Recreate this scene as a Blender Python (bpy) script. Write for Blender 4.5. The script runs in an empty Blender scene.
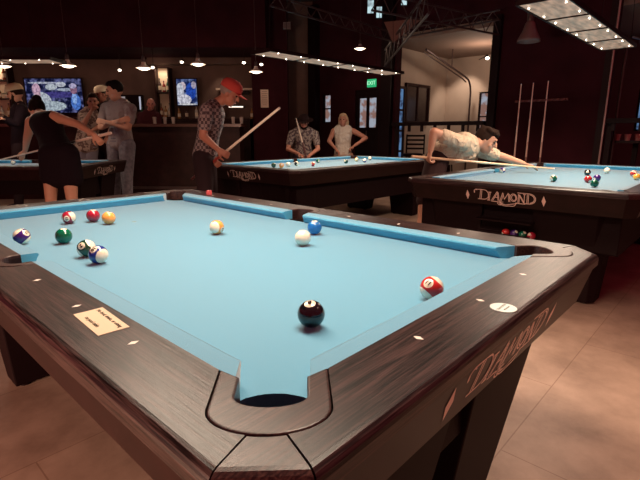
import bpy, bmesh, math, random
from mathutils import Vector, Matrix
random.seed(7)
D2 = bpy.data
SC = bpy.context.scene
COL = SC.collection
PI = math.pi

# ------------------------------------------------------------------ camera, world, exposure
CAMP = Vector((-0.412, -0.4757, 1.1509))
YAW, PITCH, FPX = 0.7463, -0.2287, 458.34
cd = D2.cameras.new('camera'); cam = D2.objects.new('camera', cd); COL.objects.link(cam)
cam.location = CAMP
cam.rotation_euler = (PI/2 + PITCH, 0, YAW - PI/2)
cd.sensor_width = 36; cd.lens = FPX/640*36; cd.clip_start = 0.02; cd.clip_end = 100
SC.camera = cam
vs = SC.view_settings
vs.view_transform = 'Standard'; vs.look = 'None'; vs.gamma = 1; vs.exposure = 0.0; vs.use_curve_mapping = False
wd = D2.worlds.new('world'); SC.world = wd; wd.use_nodes = True
wd.node_tree.nodes['Background'].inputs[0].default_value = (1.0, 0.10, 0.17, 1)
wd.node_tree.nodes['Background'].inputs[1].default_value = 0.24

FW = Vector((math.cos(YAW), math.sin(YAW), 0))
RT = Vector((math.sin(YAW), -math.cos(YAW), 0))
UP = Vector((0, 0, 1))
def VF(l, d, z):                       # the bar's own axes: l along its wall, d towards it
    p = CAMP + l*RT + d*FW
    return Vector((p.x, p.y, z))
def J(px, row, d):                     # a joint read off the photograph, at its real depth d
    F3 = Vector((math.cos(PITCH)*FW.x, math.cos(PITCH)*FW.y, math.sin(PITCH)))
    U3 = RT.cross(F3)
    r = F3*FPX + RT*(px-320) - U3*(row-240)
    return CAMP + r*(d/(r.dot(FW)))

def lamp(name, kind, loc, power, color=(1, .8, .62), size=.3, size_y=None, target=None, parent=None, blend=.6, angle=60):
    l = D2.lights.new(name, kind); o = D2.objects.new(name, l); COL.objects.link(o)
    l.energy = power; l.color = color
    if kind == 'AREA':
        l.size = size
        if size_y: l.shape = 'RECTANGLE'; l.size_y = size_y
    else: l.shadow_soft_size = size
    if kind == 'SPOT': l.spot_size = math.radians(angle); l.spot_blend = blend
    o.location = loc
    if target is not None:
        o.rotation_euler = (Vector(target)-Vector(loc)).to_track_quat('-Z', 'Y').to_euler()
    if parent: o.parent = parent
    return o
WARM = (1, .74, .52)
# unseen lamps, no housings built for them
lamp('unseen_overhead_spot', 'SPOT', (2.4, -1.7, 3.4), 350, WARM, .08, target=(1.6, -.55, 0), angle=56, blend=1)
lamp('apron_fill_light', 'AREA', (-2.4, .9, .58), 120, (1, .62, .44), .8, .3, target=(0, .9, .45))  # added low fill for the left apron and the floor under the table
lamp('unseen_overhead_spot', 'SPOT', (5.0, 2.3, 3.4), 110, WARM, .06, target=(4.4, 2.15, .2), angle=48, blend=.8)  # added to brighten the floor between the tables and the young man's calf

# ------------------------------------------------------------------ materials
def nodes(name):
    m = D2.materials.new(name); m.use_nodes = True
    n = m.node_tree.nodes; return m, n, m.node_tree.links, n['Principled BSDF']
def plain(name, col, rough=.5, metal=0, spec=.5, noise=0, scale=30, emit=None, es=1, coat=0, sheen=0, sheen_col=(1, 1, 1), bump=0):
    m, n, l, b = nodes(name)
    b.inputs['Base Color'].default_value = (*col, 1); b.inputs['Roughness'].default_value = rough
    b.inputs['Metallic'].default_value = metal; b.inputs['Specular IOR Level'].default_value = spec
    b.inputs['Coat Weight'].default_value = coat
    if sheen:
        b.inputs['Sheen Weight'].default_value = sheen; b.inputs['Sheen Roughness'].default_value = .45
        b.inputs['Sheen Tint'].default_value = (*sheen_col, 1)
    if emit: b.inputs['Emission Color'].default_value = (*emit, 1); b.inputs['Emission Strength'].default_value = es
    if noise or bump:
        tc = n.new('ShaderNodeTexCoord'); t = n.new('ShaderNodeTexNoise'); t.inputs['Scale'].default_value = scale; t.inputs['Detail'].default_value = 6
        l.new(tc.outputs['Object'], t.inputs['Vector'])
        if noise:
            r = n.new('ShaderNodeValToRGB'); l.new(t.outputs['Fac'], r.inputs['Fac'])
            r.color_ramp.elements[0].position = .3; r.color_ramp.elements[1].position = .7
            r.color_ramp.elements[0].color = (*[c*(1-noise) for c in col], 1); r.color_ramp.elements[1].color = (*[min(1, c*(1+noise)) for c in col], 1)
            l.new(r.outputs[0], b.inputs['Base Color'])
        if bump:
            bp = n.new('ShaderNodeBump'); bp.inputs['Strength'].default_value = bump; bp.inputs['Distance'].default_value = .002
            l.new(t.outputs['Fac'], bp.inputs['Height']); l.new(bp.outputs[0], b.inputs['Normal'])
    return m
def wood(name, axis, dark=(.004, .0012, .0012), light=(.062, .030, .028), rough=.33):
    m, n, l, b = nodes(name)
    tc = n.new('ShaderNodeTexCoord'); mp = n.new('ShaderNodeMapping'); l.new(tc.outputs['Object'], mp.inputs['Vector'])
    sc = [170, 170, 170]; sc[axis] = 5; mp.inputs['Scale'].default_value = sc
    t = n.new('ShaderNodeTexNoise'); t.inputs['Scale'].default_value = 1.6; t.inputs['Detail'].default_value = 7; t.inputs['Roughness'].default_value = .62; t.inputs['Distortion'].default_value = .35
    l.new(mp.outputs[0], t.inputs['Vector'])
    r = n.new('ShaderNodeValToRGB'); l.new(t.outputs['Fac'], r.inputs['Fac'])
    e = r.color_ramp.elements; e[0].position = .42; e[1].position = .66; e[0].color = (*dark, 1); e[1].color = (*light, 1)
    l.new(r.outputs[0], b.inputs['Base Color'])
    b.inputs['Roughness'].default_value = rough; b.inputs['Specular IOR Level'].default_value = .38
    bp = n.new('ShaderNodeBump'); bp.inputs['Strength'].default_value = .25; bp.inputs['Distance'].default_value = .0015
    l.new(t.outputs['Fac'], bp.inputs['Height']); l.new(bp.outputs[0], b.inputs['Normal'])
    return m
def emis(name, col, s):
    m = D2.materials.new(name); m.use_nodes = True; n = m.node_tree.nodes; n.clear()
    e = n.new('ShaderNodeEmission'); e.inputs[0].default_value = (*col, 1); e.inputs[1].default_value = s
    o = n.new('ShaderNodeOutputMaterial'); m.node_tree.links.new(e.outputs[0], o.inputs[0]); return m
def floor_mat():
    m, n, l, b = nodes('stone_tile')
    tc = n.new('ShaderNodeTexCoord'); mp = n.new('ShaderNodeMapping'); l.new(tc.outputs['Object'], mp.inputs['Vector'])
    mp.inputs['Location'].default_value = (.06, -.04, 0)
    br = n.new('ShaderNodeTexBrick'); l.new(mp.outputs[0], br.inputs['Vector'])
    br.inputs['Scale'].default_value = 1; br.inputs['Brick Width'].default_value = 1.2; br.inputs['Row Height'].default_value = .6
    br.inputs['Mortar Size'].default_value = .003; br.inputs['Mortar Smooth'].default_value = .3
    br.inputs['Color1'].default_value = (.40, .27, .205, 1); br.inputs['Color2'].default_value = (.365, .24, .185, 1); br.inputs['Mortar'].default_value = (.28, .17, .12, 1)
    t = n.new('ShaderNodeTexNoise'); t.inputs['Scale'].default_value = 3.2; t.inputs['Detail'].default_value = 9; t.inputs['Roughness'].default_value = .62
    l.new(tc.outputs['Object'], t.inputs['Vector'])
    r = n.new('ShaderNodeValToRGB'); l.new(t.outputs['Fac'], r.inputs['Fac']); e = r.color_ramp.elements
    e[0].position = .3; e[1].position = .72; e[0].color = (.52, .48, .46, 1); e[1].color = (1.12, 1.12, 1.12, 1)
    mx = n.new('ShaderNodeMix'); mx.data_type = 'RGBA'; mx.blend_type = 'MULTIPLY'; mx.inputs[0].default_value = 1
    l.new(br.outputs['Color'], mx.inputs[6]); l.new(r.outputs[0], mx.inputs[7]); l.new(mx.outputs[2], b.inputs['Base Color'])
    b.inputs['Roughness'].default_value = .5; b.inputs['Specular IOR Level'].default_value = .35
    return m
CLOTH = plain('blue_cloth', (.032, .31, .505), .62, spec=.6, sheen=1.0, sheen_col=(1, .88, .78), bump=.5, scale=900)
W_X = wood('dark_wood_x', 0); W_Y = wood('dark_wood_y', 1)
COLLAR = wood('dark_wood_collar', 0, (.014, .005, .005), (.085, .040, .034), .34)
APR = plain('apron_laminate', (.014, .004, .004), .36, spec=.18, noise=.3, scale=14)
BLK = plain('black_laminate', (.007, .0015, .002), .6, spec=.12)
INLAY = plain('pearl_inlay', (.75, .66, .60), .3)
GOLD = plain('bronze_lettering', (.85, .66, .60), .42, metal=.55)
LINER = plain('black_pocket_liner', (.006, .003, .003), .7)
PAPER = plain('cream_paper', (.62, .47, .34), .8, spec=.2)
INK = plain('dark_ink', (.015, .008, .008), .8, spec=.1)
BLACKM = plain('black_metal', (.010, .0025, .003), .55, spec=.15)
STEEL = plain('dull_steel', (.06, .035, .033), .45, metal=.5)
WALLD = plain('maroon_black_wall', (.030, .006, .009), .9, spec=.08, noise=.2, scale=3)
WALLB = plain('brown_plaster', (.10, .055, .042), .85, noise=.15, scale=4)
BEIGE = plain('beige_plaster', (.42, .33, .27), .9, noise=.06, scale=3)
CEILM = plain('dark_ceiling', (.014, .005, .007), .9)
DWOOD = plain('dark_bar_wood', (.022, .006, .005), .5, spec=.2, noise=.3, scale=12)
SKIN = plain('skin', (.50, .25, .165), .5, spec=.3)
SKIN2 = plain('tanned_skin', (.36, .15, .10), .5, spec=.3)
LIP = plain('lips', (.30, .08, .07), .5)
EYE = plain('dark_eye', (.02, .012, .01), .2)

# ------------------------------------------------------------------ helpers
def tag(o, label, cat, group=None, kind=None):
    if label: o['label'] = label
    if cat: o['category'] = cat
    if group: o['group'] = group
    if kind: o['kind'] = kind
    return o
def thing(name, label, cat, loc=(0, 0, 0), rz=0, group=None):
    o = D2.objects.new(name, None); COL.objects.link(o); o.location = loc; o.rotation_euler = (0, 0, rz); o.empty_display_size = .05
    return tag(o, label, cat, group)
def obj(name, bm, mat, parent=None, smooth=False, label=None):
    me = D2.meshes.new(name); bm.to_mesh(me); bm.free()
    o = D2.objects.new(name, me); COL.objects.link(o)
    for m in (mat if isinstance(mat, (list, tuple)) else [mat]): me.materials.append(m)
    if smooth:
        for p in me.polygons: p.use_smooth = True
    if parent: o.parent = parent
    if label: o['label'] = label
    return o
def struct(name, bm, mat, **k):
    o = obj(name, bm, mat, **k); o['kind'] = 'structure'; return o
def nb(): return bmesh.new()
def box(bm, c, s, M=None):
    vs_ = [Vector((c[0]+s[0]*i/2, c[1]+s[1]*j/2, c[2]+s[2]*k/2)) for i in (-1, 1) for j in (-1, 1) for k in (-1, 1)]
    if M: vs_ = [M @ v for v in vs_]
    v = [bm.verts.new(p) for p in vs_]
    for f in ((0, 1, 3, 2), (4, 6, 7, 5), (0, 4, 5, 1), (2, 3, 7, 6), (0, 2, 6, 4), (1, 5, 7, 3)): bm.faces.new([v[i] for i in f])
    return v
def bx(x0, x1, y0, y1, z0, z1, bm=None):
    bm = bm or nb(); box(bm, ((x0+x1)/2, (y0+y1)/2, (z0+z1)/2), (x1-x0, y1-y0, z1-z0)); return bm
def vbox(l0, l1, d0, d1, z0, z1, bm=None):         # a box in the bar's axes
    bm = bm or nb()
    v = [bm.verts.new(VF(l, d, z)) for l in (l0, l1) for d in (d0, d1) for z in (z0, z1)]
    for f in ((0, 1, 3, 2), (4, 6, 7, 5), (0, 4, 5, 1), (2, 3, 7, 6), (0, 2, 6, 4), (1, 5, 7, 3)): bm.faces.new([v[i] for i in f])
    bmesh.ops.recalc_face_normals(bm, faces=bm.faces)
    return bm
def prism(bm, pts, z0, z1):
    lo = [bm.verts.new((x, y, z0)) for x, y in pts]; hi = [bm.verts.new((x, y, z1)) for x, y in pts]
    n = len(pts); bm.faces.new(lo[::-1]); bm.faces.new(hi)
    for i in range(n): bm.faces.new((lo[i], lo[(i+1) % n], hi[(i+1) % n], hi[i]))
    bmesh.ops.recalc_face_normals(bm, faces=bm.faces)
    return lo, hi
def bevel(bm, pred, off, seg=3):
    e = [e for e in bm.edges if pred(e)]
    if e: bmesh.ops.bevel(bm, geom=e, offset=off, segments=seg, affect='EDGES', profile=.5, clamp_overlap=True)
def tube(bm, a, b, r0, r1=None, n=12, caps=True):
    a, b = Vector(a), Vector(b); r1 = r0 if r1 is None else r1
    q = (b-a).to_track_quat('Z', 'Y')
    A = [bm.verts.new(a + q @ Vector((r0*math.cos(t*2*PI/n), r0*math.sin(t*2*PI/n), 0))) for t in range(n)]
    B = [bm.verts.new(b + q @ Vector((r1*math.cos(t*2*PI/n), r1*math.sin(t*2*PI/n), 0))) for t in range(n)]
    for i in range(n): bm.faces.new((A[i], A[(i+1) % n], B[(i+1) % n], B[i]))
    if caps: bm.faces.new(A[::-1]); bm.faces.new(B)
def path(bm, pts, r, n=8):
    for a, b in zip(pts, pts[1:]): tube(bm, a, b, r, r, n)
def lathe(bm, prof, c=(0, 0, 0), n=20):
    rings = []
    for r, z in prof:
        rings.append([bm.verts.new((c[0]+max(r, 1e-4)*math.cos(2*PI*i/n), c[1]+max(r, 1e-4)*math.sin(2*PI*i/n), c[2]+z)) for i in range(n)])
    for A, B in zip(rings, rings[1:]):
        for i in range(n): bm.faces.new((A[i], A[(i+1) % n], B[(i+1) % n], B[i]))
    bm.faces.new(rings[0][::-1]); bm.faces.new(rings[-1])
def ball(bm, c, r, seg=12, M=None, sub=None):
    m = Matrix.Translation(Vector(c)) @ (M.to_4x4() if M else Matrix()) @ Matrix.Diagonal((*(r if isinstance(r, (tuple, list)) else (r, r, r)), 1))
    bmesh.ops.create_uvsphere(bm, u_segments=seg, v_segments=max(6, seg*2//3), radius=1, matrix=m)
def limb(bm, pts, rad, seg=12):
    for p, r in zip(pts, rad): ball(bm, p, r, seg)
    for i in range(len(pts)-1):
        if (Vector(pts[i+1])-Vector(pts[i])).length > 1e-4: tube(bm, pts[i], pts[i+1], rad[i], rad[i+1], seg)
def fuse(name, bm, mat, parent, voxel=.007, smooth=6, fac=.5):
    me = D2.meshes.new(name+'_t'); bm.to_mesh(me); bm.free()
    t = D2.objects.new(name+'_t', me); COL.objects.link(t)
    m = t.modifiers.new('r', 'REMESH'); m.mode = 'VOXEL'; m.voxel_size = voxel
    s = t.modifiers.new('s', 'SMOOTH'); s.iterations = smooth; s.factor = fac
    dg = bpy.context.evaluated_depsgraph_get(); dg.update()
    me2 = D2.meshes.new_from_object(t.evaluated_get(dg), depsgraph=dg)
    D2.objects.remove(t); D2.meshes.remove(me)
    me2.name = name; me2.materials.clear(); me2.materials.append(mat)
    for p in me2.polygons: p.use_smooth = True
    o = D2.objects.new(name, me2); COL.objects.link(o)
    if parent: o.parent = parent; o.matrix_parent_inverse = parent.matrix_world.inverted() if False else Matrix.Translation(-parent.location)
    return o
def text_mesh(s, size, depth=.0003, align='CENTER', spacing=1.0, bold=0):
    c = D2.curves.new('t', 'FONT'); c.body = s; c.size = size; c.align_x = align; c.align_y = 'CENTER'; c.extrude = depth; c.space_character = spacing; c.offset = bold
    o = D2.objects.new('t', c); COL.objects.link(o)
    dg = bpy.context.evaluated_depsgraph_get(); dg.update()
    me = D2.meshes.new_from_object(o.evaluated_get(dg), depsgraph=dg)
    D2.objects.remove(o)
    bm = nb(); bm.from_mesh(me); return bm

# ------------------------------------------------------------------ lettering for the aprons (strokes in a 10 x 1.9 field)
def arc(cx, cy, rx, ry, a0, a1, n=12): return [(cx+rx*math.cos(math.radians(a0+(a1-a0)*i/n)), cy+ry*math.sin(math.radians(a0+(a1-a0)*i/n))) for i in range(n+1)]
def lettering():
    S = []
    # D with a swash to the left
    S += [[(1.15, 1.72), (.95, .2)], [(1.38, 1.72), (1.18, .2)], [(.62, .17), (1.7, .17)],
          [(.10, 1.18)] + arc(.32, 1.42, .27, .26, 190, 40, 8) [::1] ,
          arc(.42, 1.35, .42, .38, 215, 95, 10) + [(1.4, 1.76), (1.75, 1.72)] + arc(1.75, .95, .72, .77, 90, -80, 16) + [(1.6, .17)]]
    S += [[(2.62, 1.40), (2.38, .10)], [(2.80, 1.40), (2.56, .10)], [(2.45, 1.42), (2.98, 1.42)], [(2.2, .1), (2.75, .1)]]      # I
    S += [[(2.95, .10), (3.95, 1.62)], [(3.15, .10), (4.05, 1.48)], [(3.95, 1.62), (4.05, .10)], [(4.12, 1.45), (4.22, .10)], [(3.4, .66), (4.1, .66)]]  # A
    S += [[(4.35, .10), (4.85, 1.5)], [(4.55, .10), (4.98, 1.35)], [(4.85, 1.5), (5.1, .45)], [(5.1, .45), (5.75, 1.5)], [(5.75, 1.5), (5.8, .1)], [(5.92, 1.4), (5.98, .1)]]  # M
    S += [arc(6.55, .85, .52, .60, 0, 360, 24), arc(6.6, .85, .34, .44, 0, 360, 20)]      # O
    S += [[(7.25, .1), (7.35, 1.45)], [(7.42, .1), (7.5, 1.3)], [(7.35, 1.48), (8.15, .12)], [(7.52, 1.42), (8.25, .2)], [(8.2, .12), (8.28, 1.5)], [(8.05, 1.5), (8.5, 1.5)]]  # N
    S += [[(8.72, 1.6), (8.62, .12)], [(8.92, 1.6), (8.82, .12)], [(7.2, 1.68), (8.9, 1.68)] + arc(8.95, .88, 1.0, .80, 90, -90, 18) + [(8.2, .08)], arc(8.95, .88, .82, .66, 80, -80, 16)]   # D
    # ribbon flourish under the middle
    S += [[(3.2, .02), (8.3, .06)][:0] or [(2.9, -.02), (3.9, -.02)] + arc(4.3, -.30, .35, .25, 130, 30, 6) + arc(5.3, .25, 1.3, .85, 215, 290, 12) + arc(6.2, -.1, .7, .45, 285, 380, 8) + [(7.4, .0), (8.4, .0)],
          [(4.9, .0)] + arc(4.4, -.25, .42, .25, 60, 300, 12) + arc(5.3, .1, .8, .5, 220, 300, 8) + [(6.6, -.15), (7.1, -.02)],
          arc(5.2, .55, 1.3, .95, 230, 300, 10)]
    return S
def ribbons(strokes, w):
    bm = nb()
    for s in strokes:
        p = [Vector((x, y)) for x, y in s]
        p = [q for i, q in enumerate(p) if i == 0 or (q-p[i-1]).length > 1e-4]
        L, R = [], []
        for i, q in enumerate(p):
            t = (p[min(i+1, len(p)-1)]-p[max(i-1, 0)])
            t = t.normalized() if t.length > 1e-6 else Vector((1, 0)); nrm = Vector((-t.y, t.x))*w/2
            L.append(bm.verts.new((*(q+nrm), 0))); R.append(bm.verts.new((*(q-nrm), 0)))
        for i in range(len(p)-1): bm.faces.new((R[i], R[i+1], L[i+1], L[i]))
    return bm
LET = ribbons(lettering(), .105)
LETM = D2.meshes.new('apron_lettering'); LET.to_mesh(LETM); LET.free()

# ------------------------------------------------------------------ pool table
RZ, BED = .80, .758            # rail top, playing surface
s2 = 1/math.sqrt(2)
def ab(a, b): return (-(a)*s2 + b*s2, -(a)*s2 - b*s2)
def outerU(b): return .09 + .058*math.sqrt(max(0, 1-(b/.083)**2))
NA = 10
def uarc(b0, b1, n=NA):
    # parametric by angle so that the ends stay smooth
    t0, t1 = math.asin(max(-1, min(1, b0/.083))), math.asin(max(-1, min(1, b1/.083)))
    return [ab(.09+.058*math.cos(t0+(t1-t0)*i/n), .083*math.sin(t0+(t1-t0)*i/n)) for i in range(n+1)]
def make_table(W, inset, label, detail, loc, rz, tray=False):
    L = 2*W; Lh = W
    root = thing('pool_table', label, 'pool table', loc, rz)
    F = {0: lambda x, y: (x, y), 1: lambda x, y: (W-x, y), 2: lambda x, y: (x, L-y), 3: lambda x, y: (W-x, L-y)}
    G = .0012
    out = lambda p: p[0] < -.1895 or p[0] > W+.1895 or p[1] < -.1895 or p[1] > L+.1895
    def cutout(name, pts, mat, z0, z1, bev=None):
        bm = nb(); prism(bm, pts, z0, z1)
        def outer(e):
            a, b = e.verts
            return abs(a.co.z-z1) < 1e-5 and abs(b.co.z-z1) < 1e-5 and bev(a.co, b.co)
        if bev: bevel(bm, outer, .016, 4)
        return obj(name, bm, mat, root)
    def ondge(a, b):
        for k, v in ((0, -.19), (0, W+.19), (1, -.19), (1, L+.19)):
            if abs(a[k]-v) < 1e-4 and abs(b[k]-v) < 1e-4: return True
        # the chamfer
        for p, q in ((a, b),):
            for f in (lambda c: abs(c[0]+c[1]+.30) < 1e-3, lambda c: abs((W-c[0])+c[1]+.30) < 1e-3, lambda c: abs(c[0]+(L-c[1])+.30) < 1e-3, lambda c: abs((W-c[0])+(L-c[1])+.30) < 1e-3):
                if f(p) and f(q): return True
        return False
    arm_out = ab(-.012, -.083)
    seam_in, seam_out = ab(outerU(.025), -.025), (-.19, -.11)
    # long rails, a piece from each corner to the side pocket
    for k in range(4):
        pts = [(seam_out[0], seam_out[1]+G*1.5), (-.19, Lh)]
        pts += [(-.142, Lh)] + [(-.075-.067*math.cos(t*PI/2/6), Lh-.082*math.sin(t*PI/2/6)) for t in range(1, 7)] + [(-.05, Lh-.082)]
        pts += [(-.05, arm_out[1]+.004)] + [(x, y+G) for x, y in [arm_out] + uarc(-.083, -.025)]
        cutout('rail', [F[k](*p) for p in pts], W_Y, RZ-.034, RZ, ondge)
        # corner block
    for k in range(4):
        pts = [ab(outerU(.0)*0+p, q) for p, q in ()]
        pts = [(x, y) for x, y in uarc(-.0235, .0235, 6)] + [(-.11+G, -.19), (-.19, -.11-G+.0024)]
        pts[-1] = (-.19, -.11); pts[-2] = (-.11, -.19)
        cutout('corner_block', [F[k](*p) for p in pts], COLLAR, RZ-.034, RZ-.0008, ondge)
    for e in range(2):
        base = [(-.11+G*1.5+.001, -.19)] + [(x+G, y) for x, y in uarc(.025, .083)] + [ab(-.012, .083), (.07, -.05)]
        mir = [(W-x, y) for x, y in base][::-1]
        pts = base + mir
        f = F[0] if e == 0 else F[2]
        cutout('rail', [f(*p) for p in pts], W_X, RZ-.034, RZ, ondge)
    # collars and liners
    def collar_pts():
        o = [ab(-.012, -.0815)] + [ab(.09+.0565*math.cos(t), .0815*math.sin(t)) for t in [(-PI/2+PI*i/20) for i in range(21)]] + [ab(-.012, .0815)]
        i_ = [ab(.012, .050)] + [ab(.062+.026*math.cos(t), .050*math.sin(t)) for t in [(PI/2-PI*i/16) for i in range(17)]] + [ab(.012, -.050)]
        return o + i_
    for k in range(4):
        bm = nb(); prism(bm, [F[k](*p) for p in collar_pts()], RZ-.05, RZ+.0015)
        bevel(bm, lambda e: all(abs(v.co.z-RZ-.0015) < 1e-5 for v in e.verts), .0035, 3)
        obj('pocket_collar', bm, COLLAR, root)
        bm = nb(); c = ab(.035, 0); c = F[k](*c)
        lathe(bm, [(.045, -.12), (.062, -.11), (.066, -.02), (.066, -.001), (.064, -.001), (.064, -.02), (.06, -.105), (.0, -.115)], (c[0], c[1], RZ-.045), 24)
        obj('pocket_liner', bm, LINER, root)
    for sgn in (0, 1):
        f = F[0] if sgn == 0 else F[1]
        o = [(-.05, Lh-.080)] + [(-.075-.065*math.sin(t), Lh-.080*math.cos(t)) for t in [PI*i/18 for i in range(19)]] + [(-.05, Lh+.080)]
        i_ = [(-.05, Lh+.052)] + [(-.075-.034*math.sin(t), Lh+.052*math.cos(t)) for t in [PI*i/14 for i in range(15)]] + [(-.05, Lh-.052)]
        bm = nb(); prism(bm, [f(*p) for p in o+i_], RZ-.05, RZ+.0015)
        bevel(bm, lambda e: all(abs(v.co.z-RZ-.0015) < 1e-5 for v in e.verts), .0035, 3)
        obj('pocket_collar', bm, COLLAR, root)
        bm = nb(); c = f(-.055, Lh)
        lathe(bm, [(.04, -.12), (.056, -.11), (.060, -.02), (.060, -.001), (.058, -.001), (.058, -.02), (.055, -.105), (.0, -.115)], (c[0], c[1], RZ-.045), 24)
        obj('pocket_liner', bm, LINER, root)
    # cushions
    prof = [(-.0495, -.0005), (-.008, -.0045), (-.002, -.0065), (0, -.010), (-.001, -.014), (-.005, -.019), (-.016, BED-RZ), (-.0495, BED-RZ)]
    def cushion(fn, y0, yb0, y1, yb1):
        bm = nb(); A, B = [], []
        for x, z in prof:
            t = min(1, -x/.0495)
            A.append(bm.verts.new((*fn(x, y0+(yb0-y0)*t), RZ+z))); B.append(bm.verts.new((*fn(x, y1+(yb1-y1)*t), RZ+z)))
        for i in range(len(A)): bm.faces.new((A[i], A[(i+1) % len(A)], B[(i+1) % len(A)], B[i]))
        bm.faces.new(A[::-1]); bm.faces.new(B); bmesh.ops.recalc_face_normals(bm, faces=bm.faces)
        obj('cushion', bm, CLOTH, root)
    tip, back, st, sb = .080, .030, .064, .053
    for k in range(4): cushion(F[k], tip, back, Lh-st, Lh-sb)
    cushion(lambda x, y: (y, x), tip, back, W-tip, W-back)
    cushion(lambda x, y: (y, L-x), tip, back, W-tip, W-back)
    # bed
    e = -.03
    pts = []
    def cpocket(k):   # from the long side to the short side
        r = [ab(.010, -.058)] + [ab(-.013+.020*(q/4)**2, .0145*q) for q in range(-3, 4)] + [ab(.010, .058)]
        return [F[k](*p) for p in [(e, .055)] + r + [(.055, e)]]
    def spocket(f): return [f(e, Lh-.05)] + [f(-.022-.0*abs(q), Lh+.014*q) for q in range(-3, 4)] + [f(e, Lh+.05)]
    pts += cpocket(0) + cpocket(1)[::-1] + spocket(F[1]) + cpocket(3) + cpocket(2)[::-1] + spocket(F[0])[::-1]
    bm = nb(); prism(bm, pts, BED-.03, BED); obj('playing_bed', bm, CLOTH, root)
    # aprons
    t1, t2, z1, z2 = .184, .150, RZ-.034, RZ-.155
    def ring(t): 
        c = .30-.19+ (t-.19)*.4
        q = .10 - (.19-t)*.3
        return [(-t, -q), (-q, -t), (W+q, -t), (W+t, -q), (W+t, L+q), (W+q, L+t), (-q, L+t), (-t, L+q)]
    A, B = ring(t1), ring(t2); A2, B2 = ring(t1-.025), ring(t2-.025)
    S0 = ring(t1+.001); 
    names = ['corner_apron', 'apron', 'corner_apron', 'apron', 'corner_apron', 'apron', 'corner_apron', 'apron']
    for i in range(8):
        j = (i+1) % 8; bm = nb()
        v = [bm.verts.new((*p, z)) for p, z in ((A[i], z1), (A[j], z1), (B[j], z2), (B[i], z2), (A2[i], z1), (A2[j], z1), (B2[j], z2), (B2[i], z2))]
        for f in ((0, 1, 2, 3), (7, 6, 5, 4), (0, 4, 5, 1), (3, 2, 6, 7), (0, 3, 7, 4), (1, 5, 6, 2)): bm.faces.new([v[q] for q in f])
        bmesh.ops.recalc_face_normals(bm, faces=bm.faces)
        obj(names[i], bm, APR, root)
    # lettering on both end aprons
    for e in range(2):
        Mx = Matrix.Rotation(0, 4, 'Z')
        n = Vector((0, -(z1-z2), -(t1-t2))).normalized(); up = Vector((0, -(t1-t2), (z1-z2))).normalized(); rt = Vector((1, 0, 0))
        org = Vector((W/2, -(t1+t2)/2, (z1+z2)/2)) + n*.0012
        M = Matrix((rt, up, n)).transposed().to_4x4(); M.translation = org
        if e: M = Matrix.Translation((W, L, 0)) @ Matrix.Rotation(PI, 4, 'Z') @ M
        sc = .0435
        Ms = M @ Matrix.Diagonal((sc, sc*1.08, 1, 1)) @ Matrix.Translation((-4.98, -.66, 0))
        o = D2.objects.new('apron_lettering', LETM); COL.objects.link(o); o.parent = root; o.matrix_local = Ms
        if not LETM.materials: LETM.materials.append(GOLD)
        for sgn in (-1, 1):
            bm = nb(); c = sgn*.268
            v = [bm.verts.new(M @ Vector(p)) for p in ((c-.014, .002, 0), (c, -.036, 0), (c+.014, .002, 0), (c, .040, 0))]; bm.faces.new(v)
            obj('apron_diamond', bm, GOLD, root)
    # sights
    sp = []
    for q in (1, 2, 3):
        for y in (-.0958, L+.0958): sp.append((W*q/4, y, 0))
        for f in F.values():
            x, y = f(-.0958, L*q/8); sp.append((x, y, 1))
    for x, y, o_ in sp:
        bm = nb(); a, b = (.0105, .0062) if o_ else (.0062, .0105)
        v = [bm.verts.new(p) for p in ((x-a, y, RZ+.0004), (x, y-b, RZ+.0004), (x+a, y, RZ+.0004), (x, y+b, RZ+.0004))]; bm.faces.new(v)
        obj('sight_inlay', bm, INLAY, root)
    # cabinet
    i0 = inset
    bm = bx(i0, W-i0, .0, L, .37 if inset < 0 else .46, RZ-.10); obj('cabinet', bm, BLK, root)
    for e in range(2):
        y0, y1 = (-.06 if inset < 0 else -.045, .22) if e == 0 else (L-.22, L+(.06 if inset < 0 else .045))
        ex = .075 if inset < 0 else -.08
        bm = bx(-ex, W+ex, y0, y1, .385 if inset < 0 else .41, RZ-.15)
        bevel(bm, lambda ed: True, .006, 2)
        eb = obj('end_box', bm, BLK, root)
        if e == 0 and tray:
            bm = nb()
            for a in ((W/2-.21, W/2+.21, -.068, -.062, .535, .55), (W/2-.21, W/2+.21, -.068, -.062, .43, .445), (W/2-.21, W/2-.195, -.068, -.062, .445, .535), (W/2+.195, W/2+.21, -.068, -.062, .445, .535)): bx(*a, bm=bm)
            bx(W/2-.2, W/2+.2, -.17, -.062, .532, .54, bm=bm); bx(W/2-.19, W/2+.19, -.125, -.062, .41, .418, bm=bm); bx(W/2-.19, W/2+.19, -.125, -.119, .418, .44, bm=bm)  # first plate is a hood added to shade the balls in the tray
            obj('ball_tray', bm, BLACKM, eb)
    # legs
    for sx in (0, 1):
        for sy in (0, 1):
            f = F[sx+2*sy]
            lo = [(.075, .01), (.40, .01), (.40, .19), (.035, .19), (.035, .05)]; hi = [(.05, -.10), (.46, -.10), (.46, .24), (-.01, .24), (-.01, -.04)]
            bm = nb(); a = [bm.verts.new((*f(*p), .012)) for p in lo]; b = [bm.verts.new((*f(*p), RZ-.14)) for p in hi]
            bm.faces.new(a); bm.faces.new(b[::-1])
            for i in range(5): bm.faces.new((a[i], a[(i+1) % 5], b[(i+1) % 5], b[i]))
            bmesh.ops.recalc_face_normals(bm, faces=bm.faces); bevel(bm, lambda ed: True, .005, 2)
            lg = obj('leg', bm, BLK, root)
            for px_, py_ in ((.10, .05), (.36, .05), (.08, .16), (.36, .16)):
                bm = nb(); q = f(px_, py_); lathe(bm, [(.022, 0), (.022, .006), (.012, .012)], (q[0], q[1], 0), 12)
                obj('leveling_foot', bm, BLACKM, lg)
    return root

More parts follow.
